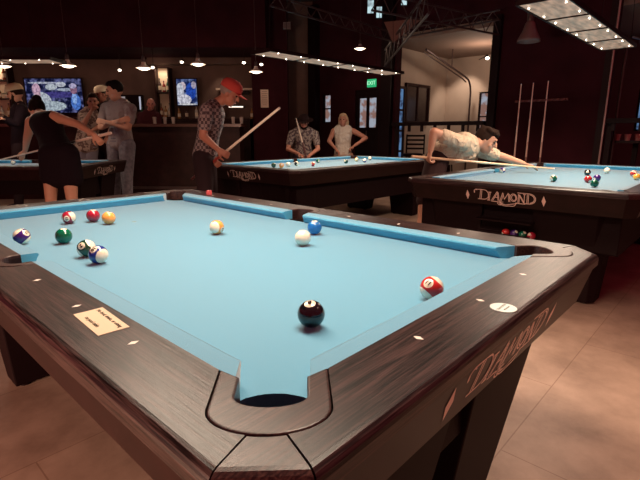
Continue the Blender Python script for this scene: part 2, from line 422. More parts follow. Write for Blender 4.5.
main = make_table(1.016, .06, 'large nearest pool table with cream paper notice on its dark wood rail', True, (0, 0, 0), 0)
# paper notice and round badge glued to the rail: parts of the table
bm = nb(); MP = Matrix.Translation((-.0945, .392, RZ)) @ Matrix.Rotation(-PI/2-.05, 4, 'Z')
box(bm, (0, 0, .0006), (.137, .056, .0008), MP); pn = obj('paper_notice', bm, PAPER, main, label='cream paper notice with dark printed words')
for s, dy, dx, sz in (('No food, drinks, or sitting', .016, 0, .0112), ('on pool table', -.014, -.004, .0120)):
    bm = text_mesh(s, sz, .0002, spacing=1.0); bmesh.ops.transform(bm, matrix=MP @ Matrix.Translation((dx, dy, .0013)), verts=bm.verts); obj('printed_words', bm, INK, pn)
bm = nb(); lathe(bm, [(.0265, 0), (.0265, .0012), (.025, .0016)], (.497, -.150, RZ), 32); bd = obj('round_badge', bm, plain('badge_grey', (.55, .60, .58), .35), main, label='round pale badge on the end rail')
for s, dy, sz in (('DIAMOND', .004, .009), ('BILLIARDS', -.007, .006)):
    bm = text_mesh(s, sz, .0002); bmesh.ops.transform(bm, matrix=Matrix.Translation((.497, -.150+dy, RZ+.0019)), verts=bm.verts); obj('badge_lettering', bm, plain('badge_ink', (.38, .40, .38), .5), bd)
bm = nb(); lathe(bm, [(.011, 0), (.011, .0004)], (.522, 1.544, BED+.0001), 20); obj('spot_sticker', bm, plain('spot_grey', (.22, .30, .30), .8), main)

mid = make_table(1.27, -.07, 'pool table in the middle distance, with the red-capped man at its left end', False, (2.86, 4.165, 0), -PI/2)
right = make_table(1.27, -.07, 'pool table at right that the young man leans over to shoot', False, (3.005, 1.395, 0), -PI/2, tray=True)
far = make_table(1.016, .06, 'pool table at far left with the woman in black bending over it', False, tuple(VF(-2.83, 5.22, 0)), YAW)

# ------------------------------------------------------------------ balls
BR = .028575
def ball_mat(kind, col):
    m, n, l, b = nodes('ball_'+kind)
    b.inputs['Roughness'].default_value = .12; b.inputs['Coat Weight'].default_value = .5; b.inputs['Coat Roughness'].default_value = .05
    wh = (.86, .74, .58)
    if kind == 'cue': b.inputs['Base Color'].default_value = (*wh, 1); return m
    tc = n.new('ShaderNodeTexCoord'); sp = n.new('ShaderNodeSeparateXYZ'); l.new(tc.outputs['Object'], sp.inputs[0])
    def math_(op, a, bb):
        q = n.new('ShaderNodeMath'); q.operation = op
        for i, v in ((0, a), (1, bb)):
            if isinstance(v, float): q.inputs[i].default_value = v
            elif v is not None: l.new(v, q.inputs[i])
        return q.outputs[0]
    ax = math_('ABSOLUTE', sp.outputs[0], None)
    circ = math_('GREATER_THAN', ax, .0258)          # the two number spots, at the ends of the ball's x axis
    if kind.startswith('stripe'):
        band = math_('LESS_THAN', math_('ABSOLUTE', sp.outputs[2], None), .0170)
        colf = math_('MULTIPLY', band, math_('SUBTRACT', 1.0, circ))
    else: colf = math_('SUBTRACT', 1.0, circ)
    mx = n.new('ShaderNodeMix'); mx.data_type = 'RGBA'; l.new(colf, mx.inputs[0]); mx.inputs[6].default_value = (*wh, 1); mx.inputs[7].default_value = (*col, 1)
    l.new(mx.outputs[2], b.inputs['Base Color']); return m
C_ = dict(black=(.008, .006, .008), blue=(.01, .03, .22), lblue=(.01, .13, .42), green=(.0, .10, .05), dgreen=(.012, .05, .03), red=(.50, .02, .02), maroon=(.32, .012, .03), orange=(.85, .33, .08), purple=(.05, .012, .14), yellow=(.80, .38, .06))
MATS = {}
SPH = nb(); bmesh.ops.create_uvsphere(SPH, u_segments=40, v_segments=24, radius=BR)
SPHM = D2.meshes.new('ball'); SPH.to_mesh(SPHM); SPH.free()
for p_ in SPHM.polygons: p_.use_smooth = True
def mk_ball(x, y, kind, col, label, group, number=None, ndir=None, pole=None, base=BED):
    name = 'cue_ball' if kind == 'cue' else 'pool_ball'
    key = kind+str(col)
    if key not in MATS: MATS[key] = ball_mat(kind, C_.get(col, (1, 1, 1)))
    me = SPHM.copy(); me.name = name; me.materials.append(MATS[key])
    o = D2.objects.new(name, me); COL.objects.link(o)
    c = Vector((x, y, base+BR)); o.location = c
    toc = (CAMP-c).normalized(); r = toc.cross(UP)*-1; r.normalize(); r = RT if abs(r.dot(RT)) < .1 else (r if r.dot(RT) > 0 else -r); u = toc.cross(r); u = u if u.z > 0 else -u
    ndir = ndir or (random.uniform(-.8, .8), random.uniform(-.2, .8), random.uniform(-.3, .8)); pole = pole or (random.uniform(-1, 1), random.uniform(-.5, .5), random.uniform(-.4, .9))
    X = (r*ndir[0]+u*ndir[1]+toc*ndir[2]).normalized(); Z = (r*pole[0]+u*pole[1]+toc*pole[2]); Z = (Z-X*Z.dot(X)).normalized(); Y = Z.cross(X)
    o.rotation_mode = 'QUATERNION'; o.rotation_quaternion = Matrix((X, Y, Z)).transposed().to_quaternion()
    tag(o, label, 'ball', group)
    if number:
        bm = text_mesh(number, .0150, 0, bold=.0006, spacing=1.1); bmesh.ops.triangulate(bm, faces=bm.faces); bmesh.ops.subdivide_edges(bm, edges=[e for e in bm.edges if e.calc_length() > .002], cuts=2); bmesh.ops.triangulate(bm, faces=bm.faces)
        # upright on the spot: text x runs along the band
        for v in bm.verts:
            q = Vector((BR, v.co.x, v.co.y)) if kind.startswith('stripe') or True else v.co
            v.co = q.normalized()*(BR+.0008)
        no = obj('ball_number', bm, INK, o)
    return o
GN = 'balls on the nearest table'
mk_ball(.229, .142, 'solid', 'black', 'black ball alone near the closest corner pocket', GN, '8', (-.10, .80, .60), (0, .7, -.7))
mk_ball(.127, .954, 'stripeblue', 'blue', 'blue striped ball touching in front of the dark green striped ball', GN, '10', (-.42, .62, .60), (.50, -.20, .82))
mk_ball(.133, 1.062, 'stripedgreen', 'dgreen', 'dark green striped ball just behind the blue striped ball', GN, '14', (-.50, .36, .75), (.75, .55, .25))
mk_ball(.545, .041, 'stripered', 'red', 'bright red striped ball by the near right cushion, marked 11', GN, '11', (-.32, .40, .86), (.60, .78, -.1))
mk_ball(.721, .656, 'cue', '', 'cream cue ball beside the light blue ball near the far side pocket', GN)
mk_ball(.622, 1.040, 'stripeyellow', 'orange', 'pale ball with an orange stripe on open cloth at centre of nearest table', GN, '13', (.75, -.35, .45), (-.75, .1, .6))
mk_ball(.394, 1.671, 'solid', 'maroon', 'plain dark red ball next to the orange ball', GN, '7', (.15, .93, .25))
mk_ball(.419, 1.565, 'solid', 'orange', 'plain orange ball next to the dark red ball', GN, '5', (.2, .95, .22))
mk_ball(.150, 1.315, 'solid', 'green', 'plain green ball on the nearest table, left part', GN, '6', (.1, .93, .15))
P = J(68.7, 217.5, 1); dq = P-CAMP; t_ = (BED+BR-CAMP.z)/dq.z; q_ = CAMP+dq*t_
mk_ball(q_.x, q_.y, 'stripemaroon', 'maroon', 'dark red striped ball left of the plain dark red ball', GN, '15', (-.30, -.15, .9), (.6, .1, .15))
def bed_at(px, row):
    d = J(px, row, 1)-CAMP; t = (BED+BR-CAMP.z)/d.z; q = CAMP+d*t; return q.x, q.y
x_, y_ = bed_at(21.7, 236.5); mk_ball(x_, y_, 'stripepurple', 'purple', 'purple striped ball behind the cushion by left side pocket', GN, '12', (.58, .42, .68), (-.55, .78, .1))
x_, y_ = bed_at(314.6, 227.5); mk_ball(x_, y_, 'solid', 'lblue', 'plain light blue ball right behind the cue ball', GN, '2', (.0, .93, .3))
GC = 'balls on the right-hand table'
for px, row, k, c, l_, nn, pl_ in [(502.5, 170.2, 'stripepurple', 'purple', 'purple and white ball by the shooting hand, against the left cushion', (.5, .2, .8), (.3, 0, 1)),
        (553.5, 178.5, 'stripegreen', 'green', 'green striped ball below the cue tip on the right table', (-.2, .7, .3), (-.8, .2, .5)),
        (587.5, 172.5, 'solid', 'black', 'black ball with white spot at back of the ball cluster on right table', (0, .3, .9), None),
        (588, 179.3, 'solid', 'red', 'red ball at left of the ball cluster on the right table', (-.5, .6, -.5), None),
        (597, 178, 'solid', 'purple', 'dark purple ball behind the green ball in the right table cluster', (.6, .3, -.6), None),
        (594.5, 183.5, 'solid', 'green', 'plain green ball in front of the cluster on right table', (.2, .8, -.3), None),
        (607, 170.5, 'cue', '', 'cream cue ball near the far cushion of the right table', None, None),
        (633.5, 173.6, 'stripered', 'red', 'pinkish red ball near the right frame edge of right table', (.5, .5, .6), (.5, -.6, .4)),
        (637, 177.0, 'solid', 'yellow', 'yellow ball at the far right of the right table', (-.3, .6, -.6), None)]:
    x_, y_ = bed_at(px, row); mk_ball(x_, y_, k, c, l_, GC, None, nn, pl_)
GB = 'balls on the middle table'
for px, row, k, c, l_ in [(273.6, 165.2, 'solid', 'dgreen', 'dark ball, leftmost on the middle table'), (281.5, 165.6, 'solid', 'orange', 'orange ball second from left on the middle table'),
        (288.3, 164.3, 'cue', '', 'cream ball between the orange and black striped ones, middle table'), (296.5, 163.5, 'stripeblack', 'black', 'black and white ball in left group of middle table'),
        (313, 164.2, 'stripered', 'red', 'pink looking ball near middle of the middle table'), (318, 160.8, 'solid', 'green', 'green ball in front of the patterned-shirt man'),
        (346, 161.5, 'solid', 'dgreen', 'dark green ball in front of the blonde woman, middle table'), (356.5, 159.5, 'stripeyellow', 'yellow', 'cream and yellow ball near far side pocket of middle table'),
        (364.5, 160.5, 'stripeblue', 'blue', 'dark and white ball in right group of middle table'), (370, 158.3, 'stripeblack', 'black', 'white ball with dark stripe, rightmost on middle table')]:
    x_, y_ = bed_at(px, row); mk_ball(x_, y_, k, c, l_, GB)
x_, y_ = bed_at(13, 162.3); mk_ball(x_, y_, 'stripeblue', 'blue', 'blue ball on the far left table by the bridging hand', 'ball on the far left table')
for i in range(4):
    mk_ball(2.911, .76-.09-.060*i+.08, 'solid', ['red', 'purple', 'green', 'maroon'][i], ['red ball, leftmost in the tray under the right table', 'purple ball second in the tray under the right table', 'green ball third in the tray under the right table', 'maroon ball, rightmost in the tray under the right table'][i], 'balls in the tray of the right table', base=.4185)

# chalk cube on the far rail
bm = nb(); box(bm, (1.12, 1.83, RZ+.0115), (.023, .023, .023), None); ck = obj('chalk_cube', bm, plain('red_chalk', (.62, .09, .10), .8), None); tag(ck, 'small red chalk cube standing on the far rail of the nearest table', 'chalk')
bm = nb(); lathe(bm, [(.009, .0), (.009, .0008)], (1.12, 1.83, RZ+.023), 16); obj('chalk_face', bm, plain('pale_chalk', (.75, .30, .30), .9), ck)

# ------------------------------------------------------------------ light fixtures over the tables
def panel_mat():
    m, n, l, b = nodes('fixture_reflector')
    tc = n.new('ShaderNodeTexCoord'); w1 = n.new('ShaderNodeTexNoise'); w1.inputs['Scale'].default_value = 26; w1.inputs['Detail'].default_value = 4
    mp = n.new('ShaderNodeMapping'); mp.inputs['Scale'].default_value = (1, .25, 1); l.new(tc.outputs['Object'], mp.inputs[0]); l.new(mp.outputs[0], w1.inputs['Vector'])
    w2 = n.new('ShaderNodeTexChecker'); w2.inputs['Scale'].default_value = 75; l.new(tc.outputs['Object'], w2.inputs['Vector']); w2.inputs[1].default_value = (1, 1, 1, 1); w2.inputs[2].default_value = (.85, .85, .85, 1)
    r = n.new('ShaderNodeValToRGB'); e = r.color_ramp.elements; e[0].position = .3; e[1].position = .7; e[0].color = (.16, .08, .05, 1); e[1].color = (.90, .56, .38, 1); l.new(w1.outputs['Fac'], r.inputs[0])
    mx = n.new('ShaderNodeMix'); mx.data_type = 'RGBA'; mx.blend_type = 'MULTIPLY'; mx.inputs[0].default_value = 1; l.new(r.outputs[0], mx.inputs[6]); l.new(w2.outputs[0], mx.inputs[7])
    b.inputs['Base Color'].default_value = (.3, .25, .2, 1); l.new(mx.outputs[2], b.inputs['Emission Color']); b.inputs['Emission Strength'].default_value = .55
    return m
PANEL = panel_mat(); BULB = emis('led_bulb', (1, .86, .70), 14)
def fixture(label, c, rz, n, pl, w, power):
    root = thing('table_light', label, 'ceiling light', (c[0], c[1], c[2]), rz, 'light fixtures hung over the pool tables')
    L = n*pl
    bm = nb()
    for s in (-1, 1): bx(s*(w/2+.006)-.006, s*(w/2+.006)+.006, -L/2-.008, L/2+.008, -.002, .03, bm=bm)
    for i in range(n+1): y = -L/2+i*pl; bx(-w/2, w/2, y-.006, y+.006, -.003, .03, bm=bm)
    bx(-w/2-.01, w/2+.01, -L/2-.008, L/2+.008, .022, .034, bm=bm)
    obj('fixture_frame', bm, BLACKM, root)
    for i in range(n):
        y = -L/2+(i+.5)*pl; obj('reflector_panel', bx(-w/2, w/2, y-pl/2+.006, y+pl/2-.006, .006, .016), PANEL, root)
        for s in (-1, 1):
            for k in (-.3, 0, .3):
                if (k == 0): continue
                bm = nb(); ball(bm, (s*(w/2-.03), y+k*pl*.9, .0), (.006, .006, .004), 10); obj('led_bulb', bm, BULB, root)
    for s in (-1, 1):
        for q in (-1, 1): bm = nb(); tube(bm, (s*w/2, q*L*.4, .05), (s*w*.2, q*L*.4, 3.7-c[2]), .003, n=6); obj('hanging_cable', bm, BLACKM, root)
    a = lamp('fixture_light', 'AREA', (0, 0, -.02), power, (1, .79, .60), w*.9, L*.95, parent=root); a.data.spread = math.radians(155)
    return root
fixture('long lit fixture above the nearest table, out of view overhead', (.58, .98, 2.05), 0, 4, .56, .42, 62)
fixture('long lit fixture at top right above the right table', (4.20, .70, 2.0), -PI/2, 4, .60, .30, 70)
fixture('thin lit fixture at upper centre above the middle table', (4.22, 3.50, 1.98), -PI/2, 4, .63, .30, 66)
fa = VF(-4.05, 5.80, 1.98)
fixture('lit fixture at upper left above the far left table', (fa.x, fa.y, 1.98), YAW, 3, .62, .34, 20)

# ------------------------------------------------------------------ room shell
struct('floor', bx(-6, 13, -6, 16, -.1, 0), floor_mat())
def wallx(name, x, y0, y1, z0, z1, mat, holes=(), th=.15):
    # a wall in the plane x with rectangular holes (y0,y1,z0,z1)
    bm = nb(); ys = sorted({y0, y1, *[h[0] for h in holes], *[h[1] for h in holes]}); zs = sorted({z0, z1, *[h[2] for h in holes], *[h[3] for h in holes]})
    for a, b in zip(ys, ys[1:]):
        for c, d in zip(zs, zs[1:]):
            if any(h[0] <= a and b <= h[1] and h[2] <= c and d <= h[3] for h in holes): continue
            bx(x, x+th, a, b, c, d, bm=bm)
    bmesh.ops.remove_doubles(bm, verts=bm.verts, dist=1e-5)
    return struct(name, bm, mat)
wallx('wall_right', 6.8, -4, 7.4, 0, 3.7, WALLD, holes=((2.62, 4.35, 0, 2.85), (-1.2, 1.02, 0, 2.85), (5.905, 6.135, 1.36, 1.92), (4.70, 5.28, 0, 1.95)))
struct('wall_back', vbox(-8.5, -.15, 9.95, 10.1, 0, 3.7), WALLB)
struct('ceiling', bx(-3, 7.2, 1.5, 16, 3.7, 3.8), CEILM)
struct('trim_1', bx(6.70, 6.80, 4.40, 4.62, 0, 3.6), BLK)          # column left of the opening
struct('trim_2', bx(6.66, 6.80, 6.20, 6.40, 0, 3.6), BLK)          # pilaster beside the small window
struct('trim_3', vbox(-1.30, -.62, 9.2, 9.5, 0, 3.6), WALLD)       # dark column with the poster
struct('trim_4', bx(6.72, 6.80, 2.50, 2.62, 0, 2.85), BLK)
struct('trim_5', bx(6.72, 6.80, 1.02, 1.10, 0, 2.85), BLACKM)
# bar soffit
struct('trim_6', vbox(-8.5, -.95, 8.6, 9.95, 2.62, 3.7), WALLD)
struct('trim_7', vbox(-3.45, -1.3, 9.70, 9.95, 2.50, 2.62), WALLB)
# room beyond the big opening
struct('wall_patio_left', bx(6.95, 9.6, 4.78, 4.90, 0, 3.2), BEIGE)
wallx('wall_patio_back', 9.45, 2.6, 4.78, 0, 3.2, BEIGE, holes=((3.42, 3.98, 1.0, 2.0),))
wallx('wall_lounge_back', 9.45, -2.5, 2.6, 0, 3.2, plain('plum_wall', (.16, .07, .08), .9, spec=.1), holes=((.3, 1.1, 1.2, 2.3),))
struct('wall_partition', bx(6.95, 9.45, 2.40, 2.52, 0, 3.2), WALLD)
struct('ceiling_patio', bx(6.95, 9.6, -2.5, 4.75, 2.75, 2.85), plain('patio_ceiling', (.20, .13, .10), .9))
lamp('patio_light', 'POINT', (8.2, 3.4, 2.35), 24, (1, .74, .55), .12)
lamp('patio_light', 'SPOT', (8.9, 4.1, 2.7), 50, (1, .78, .60), .05, target=(9.4, 4.4, 1.3), angle=80, blend=.6)
lamp('patio_light', 'POINT', (8.3, .3, 2.3), 2.2, (1, .6, .55), .1)

# windows and doors
def pane_mat(name, top, bot, s, xa=1):
    m = D2.materials.new(name); m.use_nodes = True; n = m.node_tree.nodes; l = m.node_tree.links; n.clear()
    tc = n.new('ShaderNodeTexCoord'); t = n.new('ShaderNodeTexNoise'); t.inputs['Scale'].default_value = 7; l.new(tc.outputs['Object'], t.inputs[0])
    r = n.new('ShaderNodeValToRGB'); e = r.color_ramp.elements; e[0].position = .42; e[1].position = .56; e[0].color = (*bot, 1); e[1].color = (*top, 1); l.new(t.outputs['Fac'], r.inputs[0])
    em = n.new('ShaderNodeEmission'); em.inputs[1].default_value = s; l.new(r.outputs[0], em.inputs[0])
    o = n.new('ShaderNodeOutputMaterial'); l.new(em.outputs[0], o.inputs[0]); return m
SKYP = pane_mat('daylit_street_view', (.42, .46, .55), (.30, .16, .13), .75)
SKYB = pane_mat('blue_dusk_view', (.10, .20, .38), (.035, .05, .10), .9)
def win(name, x, y0, y1, z0, z1, mat, nz=2, ny=1, fr=.03):
    bm = nb()
    for a in ((y0-fr, y0, z0-fr, z1+fr), (y1, y1+fr, z0-fr, z1+fr), (y0, y1, z0-fr, z0), (y0, y1, z1, z1+fr)): bx(x-.02, x+.04, *a, bm=bm)
    for i in range(1, nz): z = z0+(z1-z0)*i/nz; bx(x-.015, x+.03, y0, y1, z-.012, z+.012, bm=bm)
    for i in range(1, ny): y = y0+(y1-y0)*i/ny; bx(x-.015, x+.03, y-.012, y+.012, z0, z1, bm=bm)
    o = struct(name, bm, BLK); p = obj('window_pane', bx(x+.03, x+.036, y0, y1, z0, z1), mat, o); return o
win('window_1', 6.85, 5.93, 6.11, 1.38, 1.90, SKYP, 2)
bm = nb()   # double door with two lit panes
for a in ((4.70, 4.80, 0, 1.95), (4.97, 5.03, 0, 1.95), (5.20, 5.28, 0, 1.95), (4.80, 4.97, 0, 1.26), (5.03, 5.20, 0, 1.26), (4.80, 4.97, 1.80, 1.95), (5.03, 5.20, 1.80, 1.95)): bx(6.84, 6.88, *a, bm=bm)
dr = struct('door_1', bm, BLK)
for a in ((4.80, 4.97), (5.03, 5.20)): obj('door_pane', bx(6.865, 6.872, *a, 1.26, 1.80), SKYP, dr)
bm = nb(); tube(bm, (6.80, 4.99, 1.0), (6.80, 4.99, 1.2), .012); obj('door_handle', bm, STEEL, dr)
win('window_2', 9.47, 3.44, 3.96, 1.02, 1.98, SKYP, 2, 2)
win('window_3', 9.47, .32, 1.08, 1.22, 2.28, SKYB, 2, 2)
# glass door and dark mirror in the patio room's left wall
def winy(name, y, x0, x1, z0, z1, mat, nz, nx, fr=.05):
    bm = nb()
    for a in ((x0-fr, x0, z0-fr, z1+fr), (x1, x1+fr, z0-fr, z1+fr), (x0, x1, z0-fr, z0), (x0, x1, z1, z1+fr)): bx(a[0], a[1], y-.05, y, a[2], a[3], bm=bm)
    for i in range(1, nz): z = z0+(z1-z0)*i/nz; bx(x0, x1, y-.04, y, z-.02, z+.02, bm=bm)
    for i in range(1, nx): x = x0+(x1-x0)*i/nx; bx(x-.02, x+.02, y-.04, y, z0, z1, bm=bm)
    o = struct(name, bm, DWOOD); obj('window_pane', bx(x0, x1, y-.02, y-.01, z0, z1), mat, o)
winy('door_2', 4.78, 7.22, 7.68, .4, 2.0, SKYB, 4, 2)
winy('window_4', 4.78, 7.80, 8.62, 1.40, 2.08, plain('dark_glass', (.02, .008, .008), .2), 1, 2)

# overhead door tracks in the big opening
t = thing('overhead_door_track', 'steel roll-up door track curving above the open wall at centre right', 'door track', (9.25, 4.10, 0))
bm = nb(); pts = [Vector(p) for p in ((0, 0, 0), (0, 0, 2.0), (-.04, 0, 2.14), (-.14, 0, 2.24), (-.3, 0, 2.29), (-1.9, 0, 2.62))]
path(bm, pts, .02); path(bm, [p+Vector((.0, .05, -.04)) for p in pts[3:]], .012); obj('track_rail', bm, STEEL, t)
bm = nb(); 
for q in (-.9,): tube(bm, (q, 0, 2.42), (q, 0, 2.75), .01)
obj('track_hanger', bm, STEEL, t)
t = thing('overhead_door_track', 'steel roll-up door track bending above the opening at right edge', 'door track', (7.05, .95, 0))
bm = nb(); path(bm, [Vector(p) for p in ((.05, 0, 0), (.05, 0, 2.1), (.1, 0, 2.3), (.25, 0, 2.42), (2.2, 0, 2.6))], .018); obj('track_rail', bm, STEEL, t)
bm = nb(); tube(bm, (6.62, .99, 0), (6.62, .99, 3.2), .012); tag(obj('steel_pole', bm, plain('pale_steel', (.35, .22, .2), .35, metal=.4)), 'thin pale steel pole at the edge of the right opening', 'pole')

# drink ledges with hooks across both openings
for y0, y1, lab in ((2.64, 4.34, 'dark drink ledge with hooks across the big opening behind the young man'), (-1.0, 1.0, 'dark drink ledge with hooks across the opening at right edge')):
    t = thing('drink_ledge', lab, 'ledge', (6.8, (y0+y1)/2, 1.28), 0, 'drink ledges in the wall openings')
    h = (y1-y0)/2
    obj('ledge_top', bx(-.12, .10, -h, h, 0, .06), BLK, t)
    for i in range(7):
        y = -h+.1+i*(2*h-.2)/6; bm = nb(); bx(-.10, -.06, y-.02, y+.02, -.10, 0, bm=bm); obj('hook', bm, BLACKM, t)
    for y in (-h+.05, h-.05): obj('post', bx(-.03, .03, y-.03, y+.03, -1.28, 0), BLACKM, t)

# bar stools beyond the ledge
def stool(x, y, lab):
    t = thing('bar_stool', lab, 'stool', (x, y, 0), .3, 'dark stools beyond the drink ledge')
    bm = nb(); lathe(bm, [(.17, 0), (.19, .02), (.19, .05), (.16, .06)], (0, 0, .72), 20); obj('seat', bm, BLK, t)
    for a in (45, 135, 225, 315):
        bm = nb(); c, s = math.cos(math.radians(a)), math.sin(math.radians(a)); tube(bm, (.22*c, .22*s, 0), (.13*c, .13*s, .73), .014); obj('leg', bm, BLACKM, t)
    bm = nb(); path(bm, [Vector((.18*math.cos(i*PI/8), .18*math.sin(i*PI/8), .3)) for i in range(17)], .009, 6); obj('foot_ring', bm, BLACKM, t)
    bm = nb()
    for z in (.86, .94, 1.02, 1.10): bx(.155, .17, -.17, .17, z-.012, z+.022, bm=bm)
    for y_s in (-.17, .17): bx(.15, .175, y_s-.012, y_s+.012, .76, 1.13, bm=bm)
    obj('backrest', bm, BLACKM, t)
stool(7.3, 4.25, 'dark ladder-back stool beyond the ledge, left one')
stool(7.45, 3.65, 'dark ladder-back stool beyond the ledge, right one')

# cue rack with three cues on the dark wall
t = thing('cue_rack', 'reddish wooden cue rack strip with notches on the dark wall', 'cue rack', (6.77, 1.85, 1.61))
bm = nb(); bx(-.03, .02, -.36, .36, -.014, .014, bm=bm); obj('rack_strip', bm, plain('rack_wood', (.10, .02, .02), .5), t)
for i in range(9):
    bm = nb(); y = -.32+i*.08; bx(-.065, -.03, y-.012, y+.012, -.012, .012, bm=bm); obj('notch_peg', bm, plain('peg_wood', (.14, .03, .03), .5), t)
obj('rack_base', bx(-.10, .02, -.38, .38, -1.24, -1.19), BLK, t)
def cue(name, a, b, label, group=None, shaft=(.72, .52, .36), butt=(.06, .012, .012), tipr=.0065, buttr=.0145, band=None, tipc=(.05, .12, .3)):
    a, b = Vector(a), Vector(b); root = thing(name, label, 'pool cue', a, 0, group)
    d = b-a; L = d.length; n_ = d/L
    P_ = lambda t: n_*L*t; R_ = lambda t: buttr+(tipr-buttr)*t
    for nm, t0, t1, m in (('butt', 0, .27, butt), ('wrap', .27, .42, band or butt), ('shaft', .42, .985, shaft), ('ferrule', .985, .996, (.85, .8, .7)), ('tip', .996, 1, tipc)):
        bm = nb(); tube(bm, P_(t0), P_(t1), R_(t0), R_(t1), 14); obj(nm, bm, plain('cue_'+nm, m, .3), root, smooth=False)
    return root
for y, z, lab in ((2.132, 1.855, 'left cue of the three standing in the wall rack'), (1.962, 1.86, 'middle cue of the three standing in the wall rack'), (1.763, 1.87, 'right cue of the three standing in the wall rack')):
    cue('pool_cue', (6.72, y, .42), (6.72, y, z), lab, 'cues standing in the wall rack', shaft=(.95, .72, .62), butt=(.25, .12, .10), band=(.7, .45, .38))

# exit sign
t = thing('exit_sign', 'lit green exit sign high on the dark far wall', 'sign', (6.78, 4.875, 2.055))
obj('sign_box', bx(-.01, .03, -.095, .095, -.07, .07), emis('exit_green', (.03, .42, .16), 1.0), t)
bm = text_mesh('EXIT', .095, .001); bmesh.ops.transform(bm, matrix=Matrix.Translation((-.013, 0, 0)) @ Matrix.Rotation(-PI/2, 4, 'Z') @ Matrix.Rotation(PI/2, 4, 'X'), verts=bm.verts)
obj('sign_letters', bm, emis('exit_letters', (.45, .95, .6), 1.2), t)

# ------------------------------------------------------------------ ceiling steel and skylights
def joist(a, b, h, lab, n=10, r=.02):
    a, b = Vector(a), Vector(b); t = thing('roof_truss', lab, 'truss', a)
    d = b-a; dz = Vector((0, 0, -h))
    bm = nb(); tube(bm, (0, 0, 0), d, r, n=8); obj('top_chord', bm, STEEL, t)
    bm = nb(); tube(bm, dz, d+dz, r, n=8); obj('bottom_chord', bm, STEEL, t)
    bm = nb()
    for i in range(n):
        p, q = d*(i/n), d*((i+1)/n); m = (p+q)/2
        tube(bm, p+dz, m, r*.5, n=6); tube(bm, m, q+dz, r*.5, n=6)
    obj('web', bm, STEEL, t); return t
joist(J(270, -6, 5.5), J(400, 35, 7.4), .12, 'steel truss running from top centre to the exit wall', 12, .012)
joist(J(372, -8, 6.0), J(500, 20, 7.2), .2, 'steel truss crossing above the skylight openings', 8, .014)
joist(J(430, -12, 5.4), J(385, 50, 8.0), .25, 'steel truss sloping down toward the column beside the opening', 8, .014)
joist(J(400, 30, 7.8), J(500, 10, 6.6), .12, 'lowest steel truss above the big opening', 8, .012)
sk = pane_mat('skylight_glow', (.55, .75, .80), (.20, .25, .28), 1.0)
for px, row, w_, h_, lab in ((370.5, 7, .10, .20, 'small bright clerestory pane, left of three near the top centre'), (379, 12.5, .09, .17, 'small bright clerestory pane, middle of three near top centre'), (404, 1, .09, .13, 'small bright clerestory pane, right of three near top centre')):
    c = J(px, row, 8.2); M = Matrix.Translation(c) @ Matrix.Rotation(YAW-PI/2, 4, 'Z')
    t = thing('clerestory_pane', lab, 'window', c, YAW-PI/2)
    bm = nb(); box(bm, (0, 0, 0), (w_, .02, h_)); obj('glass', bm, sk, t)
    bm = nb()
    for s in (-1, 1): box(bm, (s*(w_/2+.008), -.005, 0), (.016, .03, h_+.03)); box(bm, (0, -.005, s*(h_/2+.008)), (w_, .03, .016))
    obj('pane_frame', bm, BLK, t)
bm = nb(); v = [bm.verts.new(p) for p in (J(384, 22, 7.1), J(423, 18, 7.1), J(393, 43, 7.1), J(384, 22, 7.2), J(423, 18, 7.2), J(393, 43, 7.2))]
for f in ((0, 2, 1), (3, 4, 5), (0, 1, 4, 3), (1, 2, 5, 4), (2, 0, 3, 5)): bm.faces.new([v[i] for i in f])
tag(obj('gusset_panel', bm, plain('brown_panel', (.16, .08, .06), .8)), 'triangular brown plaster panel between trusses above the exit sign', 'panel')
t = thing('wall_speaker', 'small grey box speaker high on the dark wall at top centre', 'speaker', J(287, 26, 9), YAW-PI/2)
obj('speaker_box', bx(-.065, .065, -.05, .05, -.055, .055), plain('grey_plastic', (.16, .12, .12), .6), t); obj('speaker_grille', bx(-.052, .052, -.056, -.05, -.042, .042), plain('grille', (.10, .07, .07), .7), t)

# ------------------------------------------------------------------ pendants and spots
SHADE = plain('white_enamel', (.75, .66, .58), .35)
GLOW = emis('pendant_bulb_glow', (1, .80, .60), 5)
def pendant(px, row, d, s, lab, lit=True, power=5):
    c = J(px, row, d); t = thing('pendant_lamp', lab, 'pendant lamp', c, 0, 'enamel pendant lamps')
    bm = nb(); lathe(bm, [(.03*s, .085*s), (.035*s, .05*s), (.06*s, .03*s), (.12*s, .0), (.122*s, -.006*s), (.116*s, -.004*s), (.055*s, .024*s), (.02*s, .03*s)], n=24); obj('lamp_shade', bm, SHADE if lit else plain('grey_enamel', (.12, .08, .08), .5), t, smooth=True)
    bm = nb(); lathe(bm, [(.02*s, .08*s), (.026*s, .10*s), (.026*s, .15*s), (.012*s, .18*s)], n=14); obj('socket', bm, STEEL, t)
    bm = nb(); tube(bm, (0, 0, .17*s), (0, 0, 3.69-c.z), .006, n=6); obj('cord', bm, STEEL, t)
    bm = nb(); ball(bm, (0, 0, -.004*s), (.085*s, .085*s, .03*s), 14); obj('bulb', bm, GLOW if lit else SHADE, t)
    if lit: lamp('pendant_light', 'POINT', (0, 0, -.07*s), power, WARM, .04, parent=t)
    return t
pendant(68, 65.5, 7.4, 1, 'lit white pendant lamp at far left above the television')
pendant(144, 68, 7.4, 1, 'lit white pendant lamp above and right of the grey-shirt man')
pendant(198, 64, 7.4, .95, 'lit white pendant lamp above the smaller television')
pendant(256, 71.5, 7.6, .9, 'lit white pendant lamp above the paper poster on column')
pendant(360, 48.5, 8.0, .8, 'lit white pendant lamp at upper centre, above the thin fixture')
pendant(4, 66, 7.8, .9, 'lit white pendant lamp at the left frame edge')
c = J(528.5, 42, 5.6); t = thing('pendant_lamp', 'unlit grey bell-shaped pendant lamp left of the right table fixture', 'pendant lamp', c)
